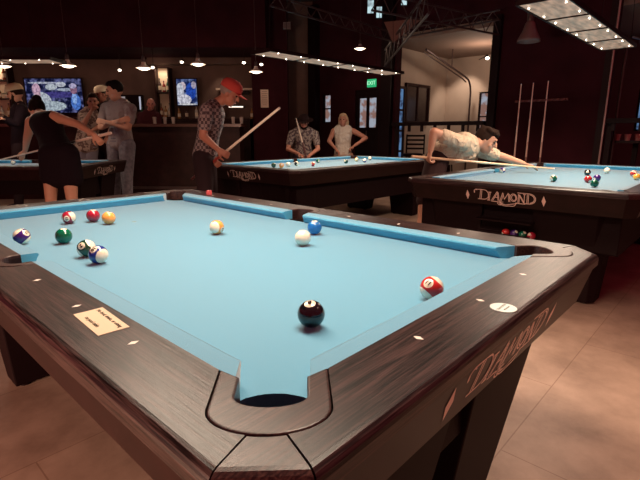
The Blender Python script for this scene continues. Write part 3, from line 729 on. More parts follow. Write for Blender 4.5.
bm = nb(); lathe(bm, [(.035, .22), (.05, .20), (.075, .12), (.12, .03), (.125, .0), (.12, .002), (.07, .11), (.03, .19)], n=28); obj('lamp_shade', bm, plain('grey_enamel', (.11, .065, .06), .5), t, smooth=True)
bm = nb(); lathe(bm, [(.03, .215), (.038, .24), (.038, .33), (.015, .36)], n=16); obj('socket', bm, STEEL, t)
bm = nb(); ball(bm, (0, 0, .08), (.03, .03, .04), 14); obj('bulb', bm, plain('unlit_bulb', (.3, .25, .22), .2), t)
bm = nb(); tube(bm, (0, 0, .35), (0, 0, 3.69-c.z), .006, n=6); obj('cord', bm, STEEL, t)
SPOTG = emis('spot_glow', (1, .82, .64), 6)
for px, row, d, lab in ((120, 70, 8.75, 'small recessed spot left of the second pendant'), (153, 67.3, 8.75, 'small recessed spot just right of the second pendant'), (182, 62, 8.75, 'small recessed spot left of the third pendant'), (244, 62.5, 8.75, 'small recessed spot left of the fourth pendant'), (261.5, 64.3, 8.75, 'small recessed spot right of the fourth pendant'), (487, 58, 7.12, 'bright little spotlight at top of the big opening')):
    c = J(px, row, d); t = thing('spot_lamp', lab, 'spotlight', c, YAW-PI/2, 'small ceiling spotlights')
    bm = nb(); tube(bm, (0, .02, .03), (0, -.01, 0), .026, .036, 16); obj('spot_housing', bm, BLACKM, t)
    bm = nb(); ball(bm, (0, -.015, -.004), (.030, .014, .024), 12); obj('spot_lens', bm, SPOTG, t)
    bm = nb(); tube(bm, (0, .02, .03), (0, .02, 2.64-c.z) if px < 300 else (0, .35, .03), .006, n=6); obj('spot_stem', bm, BLACKM, t)
c = J(225, 66, 9.5); lamp('wall_wash', 'SPOT', VF(-1.98, 9.55, 2.5), 9, (1, .78, .58), .04, target=VF(-2.0, 9.95, 1.6), angle=75, blend=.6)
lamp('shelf_light', 'POINT', VF(-3.23, 9.6, 2.3), 1.2, WARM, .05); lamp('shelf_light', 'POINT', VF(-6.75, 9.4, 2.3), 4, WARM, .05)
lamp('bar_glow', 'AREA', VF(-4.6, 9.0, 2.55), 4, WARM, 4, .5, target=VF(-4.6, 9.3, 0))

# ------------------------------------------------------------------ bar
t = thing('bar_counter', 'long dark bar counter running along the left of the room', 'bar counter', VF(-4.7, 8.4, 0), YAW-PI/2)
obj('counter_front', bx(-3.5, 3.3, -.22, .22, 0, 1.26), DWOOD, t); obj('counter_top', bx(-3.55, 3.35, -.3, .3, 1.26, 1.31), plain('counter_top', (.09, .04, .03), .25), t); obj('foot_rail', bx(-3.5, 3.3, -.36, -.32, .2, .24), STEEL, t)
t = thing('back_counter', 'dark back counter with shelf under the bar wall', 'back counter', VF(-4.8, 9.68, 0), YAW-PI/2)
obj('cabinet_body', bx(-3.6, 3.4, -.22, .22, 0, 1.40), DWOOD, t); obj('cabinet_top', bx(-3.6, 3.4, -.24, .24, 1.40, 1.44), DWOOD, t)
LITP = plain('lit_shelf_back', (.80, .62, .45), .8)
def shelf_unit(l0, l1, z0, z1, levels, lab):
    t = thing('liquor_shelf', lab, 'shelf', VF((l0+l1)/2, 9.9, z0), YAW-PI/2, 'lit liquor shelves behind the bar'); h = (l1-l0)/2
    obj('back_panel', bx(-h, h, .01, .03, 0, z1-z0), LITP, t)
    for s in (-1, 1): obj('side_panel', bx(s*h-.015, s*h+.015, -.18, .03, 0, z1-z0), DWOOD, t)
    for i in range(levels): z = (z1-z0)*i/levels; obj('shelf_board', bx(-h, h, -.18, .02, z, z+.02), DWOOD, t)
    lamp('shelf_lamp', 'AREA', (0, -.12, z1-z0-.03), 1.1*(l1-l0)/.3, (1, .80, .60), (l1-l0)*.8, .08, parent=t)
    return [(z0+(z1-z0)*i/levels+.02) for i in range(levels)]
BCOL = [(.20, .05, .02), (.03, .08, .04), (.35, .16, .05), (.05, .02, .02), (.45, .42, .38), (.28, .02, .02)]
BM_ = [plain('bottle_glass_%d' % i, c, .12, spec=.6) for i, c in enumerate(BCOL)]
CAPM = plain('bottle_cap', (.06, .03, .03), .4); LABM = plain('bottle_label', (.7, .6, .45), .7)
def bottle(p, h, r, k, lab, grp):
    t = thing('liquor_bottle', lab, 'bottle', p, 0, grp)
    bm = nb(); lathe(bm, [(r*.95, 0), (r, .01), (r, h*.55), (r*.85, h*.63), (r*.36, h*.74), (r*.33, h*.94)], n=14); obj('glass', bm, BM_[k % 6], t, smooth=True)
    bm = nb(); lathe(bm, [(r*1.01, h*.16), (r*1.012, h*.17), (r*1.012, h*.44), (r*1.01, h*.45)], n=14); obj('paper_label', bm, LABM, t)
    bm = nb(); lathe(bm, [(r*.38, h*.92), (r*.38, h)], n=12); obj('cap', bm, CAPM, t)
ZA = shelf_unit(-3.33, -3.05, 1.46, 2.44, 2, 'tall lit liquor shelf left of the smaller television')
ZB = shelf_unit(-7.3, -6.3, 1.46, 2.55, 3, 'wide lit liquor shelf at the left frame edge')
TINTS = ['amber brown', 'dark green', 'honey coloured', 'nearly black', 'clear grey', 'deep red']
for zi, z in enumerate(ZA):
    for k in range(3):
        ci = (zi*3+k*2) % 6
        bottle(VF(-3.27+.085*k, 9.82, z+.001), .27 if k != 1 else .22, .032, ci, '%s liquor bottle, %s on the %s board of the narrow lit shelf' % (TINTS[ci], ['left', 'middle', 'right'][k], ['lower', 'upper'][zi]), 'bottles on the narrow lit shelf')
for zi, z in enumerate(ZB):
    for k in range(5):
        ci = (zi*2+k*3+k//2) % 6
        bottle(VF(-7.0+.15*k, 9.80, z+.001), [.28, .24, .30, .22, .27][k], .035, ci, '%s bottle, %s from left on the %s board at left frame edge' % (TINTS[ci], ['first', 'second', 'third', 'fourth', 'fifth'][k], ['bottom', 'middle', 'top'][zi]), 'bottles on the wide lit shelf')
names_ = ['left of the red-capped man', 'beside the smaller television', 'under the smaller television', 'behind the red-capped man', 'near the column', 'by the bald man', 'at the back counter right end']
for i, l in enumerate((-2.85, -2.7, -2.5, -2.3, -1.95, -3.6, -1.38)):
    bottle(VF(l, 9.62, 1.441), .22+.02*(i % 3), .03, i+2, '%s bottle on the back counter %s' % (TINTS[(i+2) % 6], names_[i]), 'bottles on the back counter')
# glasses on the bar counter
GLS = plain('cloudy_glass', (.35, .28, .25), .15)
for i, (px, lab) in enumerate(((160, 'drinking glass on the bar right of the bald man'), (170, 'drinking glass on the bar under the smaller television'), (178, 'drinking glass on the bar just left of the red-capped man'), (236, 'drinking glass on the bar right of the red-capped man'), (244, 'drinking glass on the bar near the poster column'))):
    c = VF((px-320)/FPX*8.35, 8.35, 1.311); bm = nb(); lathe(bm, [(.026, 0), (.034, .12), (.031, .12), (.024, .01)], n=16); o = obj('drinking_glass', bm, GLS); o.location = c; tag(o, lab, 'glass', 'glasses on the bar counter')
# strip light under the shelf at right of the bar
t = thing('bar_strip_light', 'short white strip light behind the red-capped man', 'strip light', VF(-1.66, 9.42, 1.66), YAW-PI/2)
obj('tube', bx(-.14, .14, -.02, .0, -.012, .012), emis('strip_glow', (1, .85, .7), 1.6), t); obj('strip_bracket', bx(-.15, .15, 0, .2, -.016, .016), BLACKM, t)
t = thing('wall_shelf', 'pale shelf on the lit bar wall at right of the red cap', 'shelf', VF(-1.75, 9.8, 2.02), YAW-PI/2)
obj('board', bx(-.35, .40, -.12, .14, -.02, .02), plain('pale_board', (.55, .42, .32), .6), t); obj('bracket', bx(-.3, .3, .0, .02, -.1, -.02), BLACKM, t)

# ------------------------------------------------------------------ televisions
def screen_mat(name, base, els, s=1.0):
    m = D2.materials.new(name); m.use_nodes = True; n = m.node_tree.nodes; l = m.node_tree.links; n.clear()
    tc = n.new('ShaderNodeTexCoord'); sp = n.new('ShaderNodeSeparateXYZ'); l.new(tc.outputs['Object'], sp.inputs[0])
    def mt(op, a, b=None):
        q = n.new('ShaderNodeMath'); q.operation = op
        for i, v in enumerate((a, b)):
            if v is None: continue
            if isinstance(v, (int, float)): q.inputs[i].default_value = v
            else: l.new(v, q.inputs[i])
        return q.outputs[0]
    ns = n.new('ShaderNodeTexNoise'); ns.inputs['Scale'].default_value = 9; l.new(tc.outputs['Object'], ns.inputs[0])
    r = n.new('ShaderNodeValToRGB'); e = r.color_ramp.elements; e[0].position = .45; e[1].position = .62; e[0].color = (*base[0], 1); e[1].color = (*base[1], 1); l.new(ns.outputs['Fac'], r.inputs[0])
    cur = r.outputs[0]
    for cx, cz, rx, rz_, col in els:
        dx = mt('DIVIDE', mt('SUBTRACT', sp.outputs[0], cx), rx); dz = mt('DIVIDE', mt('SUBTRACT', sp.outputs[2], cz), rz_)
        f = mt('LESS_THAN', mt('ADD', mt('MULTIPLY', dx, dx), mt('MULTIPLY', dz, dz)), 1.0)
        mx = n.new('ShaderNodeMix'); mx.data_type = 'RGBA'; l.new(f, mx.inputs[0]); l.new(cur, mx.inputs[6]); mx.inputs[7].default_value = (*col, 1); cur = mx.outputs[2]
    n2 = n.new('ShaderNodeTexNoise'); n2.inputs['Scale'].default_value = 22; l.new(tc.outputs['Object'], n2.inputs[0]); r2 = n.new('ShaderNodeValToRGB'); r2.color_ramp.elements[0].position = .38; r2.color_ramp.elements[1].position = .6; r2.color_ramp.elements[0].color = (.45, .45, .5, 1); l.new(n2.outputs['Fac'], r2.inputs[0])
    m3 = n.new('ShaderNodeMix'); m3.data_type = 'RGBA'; m3.blend_type = 'MULTIPLY'; m3.inputs[0].default_value = 1; l.new(cur, m3.inputs[6]); l.new(r2.outputs[0], m3.inputs[7]); cur = m3.outputs[2]
    em = n.new('ShaderNodeEmission'); em.inputs[1].default_value = s; l.new(cur, em.inputs[0]); o = n.new('ShaderNodeOutputMaterial'); l.new(em.outputs[0], o.inputs[0]); return m
def tv(lab, c, w, h, mat):
    t = thing('television', lab, 'television', c, YAW-PI/2)
    obj('screen', bx(-w/2, w/2, -.002, .002, -h/2, h/2), mat, t)
    bm = nb()
    for s in (-1, 1): box(bm, (s*(w/2+.01), 0, 0), (.02, .03, h+.04)); box(bm, (0, 0, s*(h/2+.01)), (w, .03, .02))
    box(bm, (0, .03, 0), (w, .04, h)); obj('bezel', bm, BLACKM, t); obj('wall_mount', bx(-.1, .1, .05, .20, -.1, .1), BLACKM, t)
wh = (.62, .62, .80)
tv('large television at left showing two men, behind the woman in black', VF(-5.40, 9.75, 1.895), 1.15, .66, screen_mat('broadcast_picture', ((.006, .008, .035), (.12, .13, .30)), [
    (-.22, .25, .30, .018, (.5, .52, .62)), (.15, .22, .10, .05, (.55, .58, .65)), (-.05, .17, .12, .06, (.5, .55, .6)), (.22, .12, .16, .03, (.35, .4, .5)), (.05, .02, .4, .06, (.06, .05, .22)), (-.28, -.10, .20, .17, (.50, .55, .60)), (-.1, -.2, .32, .10, (.42, .5, .55)), (-.36, .12, .085, .12, (.60, .38, .50)), (-.33, .02, .05, .06, (.60, .38, .46)),
    (.42, -.12, .10, .16, (.08, .20, .62)), (.40, -.05, .05, .12, (.25, .42, .8)), (.40, .12, .07, .09, (.28, .14, .22)), (.39, .19, .075, .05, (.5, .45, .65))], .95))
tv('smaller television over the bar showing a figure in white', VF(-2.66, 9.6, 1.95), .40, .50, screen_mat('second_broadcast', ((.01, .02, .10), (.16, .22, .42)), [
    (-.08, .12, .06, .08, (.6, .5, .55)), (.08, .02, .10, .16, (.02, .07, .42)), (-.14, -.02, .08, .2, (.6, .62, .7)), (-.06, -.14, .14, .10, (.66, .66, .74)), (.14, .14, .05, .07, (.4, .35, .45)), (0, -.23, .2, .015, (.7, .7, .7))], .95))
t = thing('wall_window', 'dark framed window with pale panes behind the grey-shirt man', 'window', VF(-3.98, 9.9, 1.76), YAW-PI/2)
bm = nb(); 
for s in (-1, 1): box(bm, (s*.30, 0, 0), (.04, .06, .32)); box(bm, (0, 0, s*.15), (.6, .06, .03))
box(bm, (-.02, 0, 0), (.04, .05, .28)); box(bm, (.12, -.0, 0), (.24, .03, .28)); obj('window_frame', bm, BLK, t); obj('pane', bx(-.28, -.04, -.005, .005, -.13, .13), emis('pale_pane', (.33, .28, .28), .8), t); obj('pane', bx(.24, .28, -.018, -.016, -.13, .13), emis('pale_pane_b', (.5, .5, .6), .8), t)
# poster
t = thing('paper_poster', 'white printed paper poster on the dark column right of red-capped man', 'poster', VF(-1.065, 9.19, 1.80), YAW-PI/2)
obj('sheet', bx(-.075, .075, -.003, .003, -.165, .165), plain('poster_paper', (.55, .42, .33), .8, emit=None), t)
bm = nb()
for i in range(8): w_ = [.05, .06, .045, .058, .05, .06, .055, .04][i]; box(bm, (0, -.0035, .13-i*.035), (w_*2, .001, .009))
obj('printed_lines', bm, plain('poster_ink', (.22, .14, .12), .8), t)
lamp('poster_light', 'SPOT', VF(-1.0, 8.6, 2.6), 3, WARM, .03, target=VF(-1.05, 9.2, 1.8), angle=30)

# shelf with cups at the right opening
t = thing('side_table', 'narrow dark standing table beyond the opening at right edge', 'table', (7.35, .72, 0)); obj('table_top', bx(-.2, .2, -.42, .30, 1.02, 1.05), DWOOD, t); obj('post', bx(-.03, .03, -.03, .03, .02, 1.02), BLACKM, t); obj('base', bx(-.2, .2, -.2, .2, 0, .02), BLACKM, t)
for i, (dy, c_, lab) in enumerate(((.22, (.6, .22, .2), 'pink cup, leftmost on the standing table at right edge'), (.10, (.75, .4, .35), 'pale pink cup second on the standing table at right edge'), (-.02, (.7, .3, .25), 'salmon cup third on the standing table at right edge'), (-.12, (.8, .5, .42), 'cream pink cup fourth on the standing table at right edge'))):
    bm = nb(); lathe(bm, [(.03, 0), (.042, .09), (.038, .09), (.028, .008)], n=16); o = obj('paper_cup', bm, plain('cup_%d' % i, c_, .6)); o.location = (7.3, .72+dy, 1.051); tag(o, lab, 'cup', 'cups on the standing table')
lamp('cup_light', 'SPOT', (7.2, .6, 2.6), 6, (1, .7, .6), .04, target=(7.3, .7, 1.0), angle=40)

# ------------------------------------------------------------------ people
def K(px, z, d):                       # a joint at height z and real depth d
    za = d*math.cos(PITCH) + (z-CAMP.z)*math.sin(PITCH)
    return VF((px-320)/FPX*za, d, z)
def pattern_mat(name, a, b, scale):
    m, n, l, bs = nodes(name)
    tc = n.new('ShaderNodeTexCoord'); t = n.new('ShaderNodeTexNoise'); t.inputs['Scale'].default_value = scale; t.inputs['Detail'].default_value = 1; l.new(tc.outputs['Object'], t.inputs[0])
    r = n.new('ShaderNodeValToRGB'); r.color_ramp.interpolation = 'CONSTANT'; e = r.color_ramp.elements; e[0].position = 0; e[1].position = .52; e[0].color = (*a, 1); e[1].color = (*b, 1)
    l.new(t.outputs['Fac'], r.inputs[0]); l.new(r.outputs[0], bs.inputs['Base Color']); bs.inputs['Roughness'].default_value = .9; bs.inputs['Specular IOR Level'].default_value = .1; return m
def plaid_mat():
    m, n, l, bs = nodes('plaid_cotton')
    tc = n.new('ShaderNodeTexCoord'); c = n.new('ShaderNodeTexChecker'); c.inputs['Scale'].default_value = 34; l.new(tc.outputs['Object'], c.inputs[0])
    c.inputs[1].default_value = (.05, .03, .035, 1); c.inputs[2].default_value = (.22, .17, .17, 1)
    l.new(c.outputs[0], bs.inputs['Base Color']); bs.inputs['Roughness'].default_value = .9; return m
def hand(bm, w, d, nrm, s=1.0, curl=.5, side=1):
    # w wrist, d direction of the palm, nrm back-of-hand normal, side +1/-1 where the thumb leaves
    d = d.normalized(); nrm = (nrm-d*nrm.dot(d)).normalized(); x = d.cross(nrm)*side
    for k in (-1.2, -.4, .4, 1.2): limb(bm, [w+x*.012*k*s*.8, w+d*.085*s+x*.019*k*s], [.014*s, .012*s], 8)
    for k, L in ((-1.5, .060), (-.5, .078), (.5, .084), (1.5, .074)):
        p = w+d*.088*s+x*.0185*k*s; a0 = curl*.6; pts = [p]; ang = 0
        for j, f in enumerate((.45, .32, .23)):
            ang += a0+.12; dd = d*math.cos(ang)-nrm*math.sin(ang); pts.append(pts[-1]+dd*L*f*s)
        limb(bm, pts, [.0095*s, .009*s, .0082*s, .007*s], 8)
    tb = w+d*.025*s+x*.026*s
    limb(bm, [tb, tb+(d*.7+x*.7-nrm*.2)*.038*s, tb+(d*.95+x*.55-nrm*.5)*.066*s], [.013*s, .0105*s, .008*s], 8)
def human(label, J_, face, skin, hair_m, hair='short', top=None, sleeve='short', bottom=None, legs='long', shoe=None, cap=None, curl=(.6, .6), handn=(None, None), s=1.0, hem=0, group=None, stance=None, pose=None, tag_=None, extra=()):
    g = J_; P, N, H = g['pel'], g['neck'], g['head']
    base = (g['anL']+g['anR'])/2; base = Vector((base.x, base.y, 0))
    root = thing('person', label, 'person', base, 0, group)
    bm = nb(); sh = (g['shR']-g['shL']).normalized(); hp = (g['hipR']-g['hipL']).normalized()
    wS = (g['shR']-g['shL']).length/2; wS = min(wS, .20*s)
    prof = [(0, .165, .105), (.2, .150, .098), (.42, .135, .095), (.62, .150, .108), (.8, .168, .110), (.93, wS/s+.0, .072), (1.0, .09, .058)]
    def torso(bm, infl, t0, t1, flare=0):
        n_ = 13
        for i in range(n_+1):
            t = t0+(t1-t0)*i/n_
            for a, b in zip(prof, prof[1:]):
                if a[0] <= t <= b[0]+1e-6:
                    u = (t-a[0])/(b[0]-a[0]); w = a[1]+(b[1]-a[1])*u; r = a[2]+(b[2]-a[2])*u; break
            w = w*s+infl; r = r*s+infl
            sd = (hp*(1-t)+sh*t).normalized(); mid = (g['shL']+g['shR'])/2
            c = P+(N-P)*t
            limb(bm, [c-sd*(w-r), c+sd*(w-r)], [r, r], 14)
    torso(bm, 0, 0, 1)
    R = lambda v: v*s
    limb(bm, [N, H-UP*.02*s], [R(.056), R(.052)])
    for q in 'LR':
        limb(bm, [g['sh'+q], g['el'+q], g['wr'+q]], [R(.055), R(.040), R(.026)])
        limb(bm, [g['sh'+q], g['el'+q]*.6+g['sh'+q]*.4], [R(.058), R(.044)])
        limb(bm, [g['el'+q]*.7+g['wr'+q]*.3], [R(.038)])
        limb(bm, [g['hip'+q], g['kn'+q], g['an'+q]], [R(.088), R(.055), R(.036)])
        limb(bm, [g['kn'+q]*.65+g['an'+q]*.35+(g['kn'+q]-g['an'+q]).cross(hp).normalized()*0], [R(.055)])
    for q, k in (('L', 0), ('R', 1)):
        d = g.get('hd'+q, (g['wr'+q]-g['el'+q])).normalized(); nn = handn[k] or Vector((0, 0, 1)) if abs(d.z) < .85 else (handn[k] or -FW)
        hand(bm, g['wr'+q], d, nn, s, curl[k], -1 if q == 'L' else 1)
    Yv = face.normalized(); Xv = Yv.cross(UP).normalized(); Zv = Xv.cross(Yv); B = Matrix((Xv, Yv, Zv)).transposed()
    o_ = lambda x, y, z: H+B @ (Vector((x, y, z))*s)
    ball(bm, o_(0, -.012, .022), (.074*s, .094*s, .094*s), 20, B); ball(bm, o_(0, .018, -.045), (.056*s, .066*s, .066*s), 16, B); ball(bm, o_(0, .052, -.088), (.026*s, .024*s, .020*s), 10, B)
    limb(bm, [o_(0, .083, .022), o_(0, .102, -.018)], [.009*s, .014*s], 10)
    limb(bm, [o_(-.030, .078, .036), o_(.030, .078, .036)], [.013*s, .013*s], 8)
    limb(bm, [o_(-.018, .076, -.056), o_(.018, .076, -.056)], [.009*s, .009*s], 8)
    for sx in (-1, 1): ball(bm, o_(sx*.076, -.006, -.004), (.010*s, .020*s, .032*s), 10, B); ball(bm, o_(sx*.040, .050, -.022), (.024*s, .024*s, .024*s), 10, B)
    body = fuse('body', bm, skin, root, .0085, 3)
    for sx in (-1, 1):
        e = nb(); ball(e, o_(sx*.031, .078, .012), (.012*s, .010*s, .008*s), 10, B); e_ = obj('eye', e, EYE, root); e_.matrix_parent_inverse = Matrix.Translation(-root.location)
        e = nb(); limb(e, [o_(sx*.020, .088, .032), o_(sx*.046, .078, .031)], [.004*s, .0035*s], 6); e_ = obj('eyebrow', e, hair_m, root); e_.matrix_parent_inverse = Matrix.Translation(-root.location)
    e = nb(); limb(e, [o_(-.020, .082, -.056), o_(0, .088, -.055), o_(.020, .082, -.056)], [.004*s, .006*s, .004*s], 8); e_ = obj('mouth', e, LIP, root); e_.matrix_parent_inverse = Matrix.Translation(-root.location)
    # hair
    if hair:
        h = nb()
        if hair != 'bald':
            ball(h, o_(0, -.026, .038), (.083*s, .092*s, .092*s), 18, B); ball(h, o_(0, .020, .088), (.062*s, .060*s, .040*s), 12, B)
            for sx in (-1, 1): ball(h, o_(sx*.066, -.02, .02), (.020*s, .040*s, .045*s), 10, B)
        if hair == 'messy':
            for i in range(16):
                a = i*2.4; ball(h, o_(.060*math.cos(a), -.01+.07*math.sin(a), .085+.02*math.cos(i*1.7)), (.024*s, .024*s, .022*s), 8, B)
            ball(h, o_(0, .072, .082), (.050*s, .022*s, .024*s), 10, B)
        if hair == 'long':
            for sx in (-1, 0, 1): limb(h, [o_(sx*.062, -.03, .03), o_(sx*.068, -.055, -.06), o_(sx*.060, -.05, -.15)], [.034*s, .036*s, .024*s], 12)
        if hair == 'bun':
            ball(h, o_(0, -.10, .09), (.05*s, .05*s, .045*s), 12, B); limb(h, [o_(0, -.08, -.02), o_(0, -.06, -.08)], [.05*s, .03*s], 12)
        if hair == 'beard':
            ball(h, o_(0, .045, -.078), (.050*s, .045*s, .042*s), 12, B)
            for sx in (-1, 1): limb(h, [o_(sx*.066, .01, -.01), o_(sx*.045, .04, -.07)], [.016*s, .02*s], 8)
        if hair != 'bald': fuse('hair', h, hair_m, root, .007, 2)
    if cap:
        kind, cm = cap; h = nb()
        prof_ = [(.090, .0), (.092, .02), (.088, .05), (.072, .080), (.04, .098), (.0, .103)]
        ring = []
        bmc = nb(); lathe(bmc, [(r, z) for r, z in prof_], n=22)
        bmesh.ops.transform(bmc, matrix=Matrix.Translation(o_(0, -.012, .040)) @ B.to_4x4() @ Matrix.Diagonal((1.02*s, 1.22*s, 1.0*s, 1)), verts=bmc.verts)
        c_ = obj('cap_crown' if kind == 'cap' else 'hat_crown', bmc, cm, root, smooth=True); c_.matrix_parent_inverse = Matrix.Translation(-root.location)
        bmc = nb()
        if kind == 'cap':
            pts = [(-.068, .045)] + [(.072*math.sin(a), .060+.095*math.cos(a)) for a in [(-PI/2+PI*i/12) for i in range(13)]] + [(.068, .045)]
            lo = [bmc.verts.new((x, y, -.10*abs(x)**1.0*1.6-.010*(y-.05)/.1)) for x, y in pts]; hi = [bmc.verts.new((v.co.x, v.co.y, v.co.z+.006)) for v in lo]
            n_ = len(lo); bmc.faces.new(lo[::-1]); bmc.faces.new(hi)
            for i in range(n_): bmc.faces.new((lo[i], lo[(i+1) % n_], hi[(i+1) % n_], hi[i]))
        else: lathe(bmc, [(.088, .004), (.165, -.004), (.167, .0), (.09, .012)], n=24)
        bmesh.ops.transform(bmc, matrix=Matrix.Translation(o_(0, .022 if kind == 'cap' else -.008, .046)) @ B.to_4x4() @ Matrix.Scale(s, 4), verts=bmc.verts)
        c_ = obj('cap_brim' if kind == 'cap' else 'hat_brim', bmc, cm, root); c_.matrix_parent_inverse = Matrix.Translation(-root.location)
    # top
    if top:
        h = nb()
        for p_, r_ in extra: limb(h, p_, r_)
        torso(h, .014*s, hem, .965 if legs != 'dress' else .80)
        fr = {'short': .62, 'long': 1.0, 'none': .12}[sleeve]
        for q in ('LR' if sleeve != 'none' else ''):
            e = g['sh'+q].lerp(g['el'+q], fr if fr < 1 else 1)
            limb(h, [g['sh'+q], e], [R(.071), R(.064 if fr < 1 else .055)])
            if fr == 1: limb(h, [g['el'+q], g['wr'+q]], [R(.055), R(.038)])
            limb(h, [N.lerp(g['sh'+q], .35), g['sh'+q]], [R(.062), R(.070)])
        fuse('dress' if legs == 'dress' else 'shirt', h, top, root, .010, 5) if legs != 'dress' else None
        if legs == 'dress':
            for k in range(6):
                t = k/5; c = P.lerp(Vector((P.x, P.y, P.z-.22*s)), t)
                limb(h, [c-hp*(.085+.015*t), c+hp*(.085+.015*t)], [R(.125), R(.125)], 14)
            fuse('dress', h, top, root, .010, 5)
        else:
            h = nb(); a = N-(N-P).normalized()*.02*s
            for sx in (-1, 1):
                limb(h, [a+sh*sx*.065*s+Yv*-.02*s+(N-P).normalized()*.03*s, a+Yv*.065*s+sh*sx*.012*s+(N-P).normalized()*-.01*s], [.014*s, .012*s], 8)
            fuse('collar', h, top, root, .008, 2)
    if bottom and legs != 'dress':
        h = nb(); torso(h, .012*s, 0, .16); f = {'long': .97, 'shorts': .85}[legs]
        for q in 'LR':
            if legs == 'long': limb(h, [g['hip'+q], g['kn'+q], g['kn'+q].lerp(g['an'+q], .92)], [R(.108), R(.076), R(.062)])
            else: limb(h, [g['hip'+q], g['hip'+q].lerp(g['kn'+q], .85)], [R(.110), R(.088)])
        fuse('trousers' if legs == 'long' else 'shorts', h, bottom, root, .010, 4)
    for q in 'LR':
        a = g['an'+q]; fd = Vector((Yv.x, Yv.y, 0)).normalized() if 'foot' not in g else g['foot']
        h = nb(); limb(h, [Vector((a.x, a.y, .045))-fd*.04*s, Vector((a.x, a.y, .045))+fd*.07*s, Vector((a.x, a.y, .035))+fd*.15*s], [.042*s, .042*s, .034*s], 12); limb(h, [Vector((a.x, a.y, .05)), Vector((a.x, a.y, .10))], [.044*s, .046*s], 12)
        for v in h.verts: v.co.z = max(v.co.z, .002)
        fuse('shoe', h, shoe or BLACKM, root, .008, 2)
    return root
def cloth_(n, c, **k): return plain(n, c, .9, spec=.1, **k)
JEANS = cloth_('denim', (.16, .14, .16), noise=.3, scale=20); DARKT = cloth_('dark_trousers', (.022, .012, .014))
HB = plain('dark_brown_hair', (.018, .008, .005), .8, spec=.1); HK = plain('black_hair', (.007, .004, .004), .8, spec=.1); HG = plain('grey_hair', (.22, .17, .15), .7); HBL = plain('blonde_hair', (.42, .27, .16), .6)
mixd = lambda a, b, c=0: (RT*a+FW*b+UP*c).normalized()

def wrinkled(name, col):
    m = plain(name, col, .9, spec=.1, bump=1.0, scale=9); b = [q for q in m.node_tree.nodes if q.type == 'BUMP'][0]; b.inputs['Distance'].default_value = .05
    t = [q for q in m.node_tree.nodes if q.type == 'TEX_NOISE'][0]; t.inputs['Distortion'].default_value = 1.2; t.inputs['Detail'].default_value = 3; return m
WRINK = wrinkled('cream_cotton', (.50, .385, .285))
# man in the red cap, stooping over his upright cue
g = dict(head=J(230, 94, 4.66), neck=J(214, 105, 4.72), pel=K(205, .93, 4.78), shR=J(207, 110, 4.55), shL=J(212, 109, 4.90), elR=J(203, 136, 4.50), wrR=J(218, 149.5, 4.42), elL=J(208, 138, 4.95), wrL=J(211, 158, 4.72),
         hipR=K(203, .90, 4.68), hipL=K(206, .90, 4.87), knR=K(206, .49, 4.66), knL=K(211, .49, 4.90), anR=K(202, .08, 4.66), anL=K(210, .08, 4.92), foot=mixd(.95, -.1), hdR=(J(229, 156, 4.40)-J(218, 149.5, 4.42)), hdL=mixd(.7, -.2, -.6))
human('man in a red cap and dark checked shirt holding a cue diagonally', g, mixd(.86, -.12, -.5), SKIN2, HG, 'short', plaid_mat(), 'short', DARKT, 'long', BLACKM, ('cap', cloth_('red_cap', (.42, .06, .05))), curl=(1.3, 1.3), handn=(mixd(0, -1, .2), mixd(0, -1, .2)))
cue('pool_cue', J(192, 179, 4.95), J(279.5, 108, 4.02), 'pale cue held diagonally by the man in the red cap', shaft=(.95, .88, .74), butt=(.05, .01, .01), band=(.35, .05, .04), tipr=.010, buttr=.0155, tipc=(.8, .75, .65))

# woman in a black dress bending over the far left table
g = dict(head=J(37, 110, 5.30), neck=J(43, 116, 5.10), pel=K(59, .94, 4.72), shL=J(31, 122, 5.10), shR=J(55, 117, 4.95), elL=J(27, 139, 5.25), wrL=J(25, 151, 5.42), elR=J(77, 124, 4.86), wrR=J(94, 134.5, 4.72),
         hipL=K(50, .90, 4.74), hipR=K(68, .90, 4.70), knL=K(51, .49, 4.68), knR=K(72, .49, 4.66), anL=K(49, .08, 4.72), anR=K(74, .08, 4.70), foot=mixd(-.3, .9), hdL=J(19, 159, 5.52)-J(25, 151, 5.42), hdR=mixd(.5, 0, -.7))
human('woman in a short black dress bending over the far left table with a cue', g, mixd(-.62, .72, -.3), SKIN, HK, 'bun', cloth_('black_jersey', (.010, .005, .008)), 'none', None, 'dress', BLACKM, curl=(.4, 1.3), handn=(UP, mixd(0, -1, .3)))
cue('pool_cue', J(111, 133, 4.66), J(-1, 160, 5.55), 'cue aimed by the woman in the black dress', shaft=(.62, .45, .34), butt=(.65, .48, .40), band=(.06, .02, .02))

# tall man in grey T-shirt, arms crossed
g = dict(head=J(114.5, 91, 6.67), neck=J(119, 103, 6.75), pel=K(121, 1.02, 6.83), shL=J(131, 109, 6.61), shR=J(106, 108, 6.89), elL=J(128, 128, 6.49), wrL=J(107, 122, 6.45), elR=J(101, 127, 6.67), wrR=J(118, 121, 6.43),
         hipL=K(127, .98, 6.78), hipR=K(115, .98, 6.88), knL=K(127, .52, 6.75), knR=K(115, .52, 6.85), anL=K(128, .08, 6.81), anR=K(116, .08, 6.91), foot=mixd(-.8, -.6), hdL=mixd(-.9, .1, .1), hdR=mixd(.8, .2, .2))
human('tall dark-haired man in grey T-shirt and jeans with arms crossed', g, mixd(-.80, -.45, -.22), SKIN, HK, 'short', wrinkled('grey_cotton', (.27, .22, .22)), 'short', JEANS, 'long', BLACKM, curl=(.3, .3), handn=(mixd(0, -1, 0), mixd(0, -1, 0)), s=1.12)

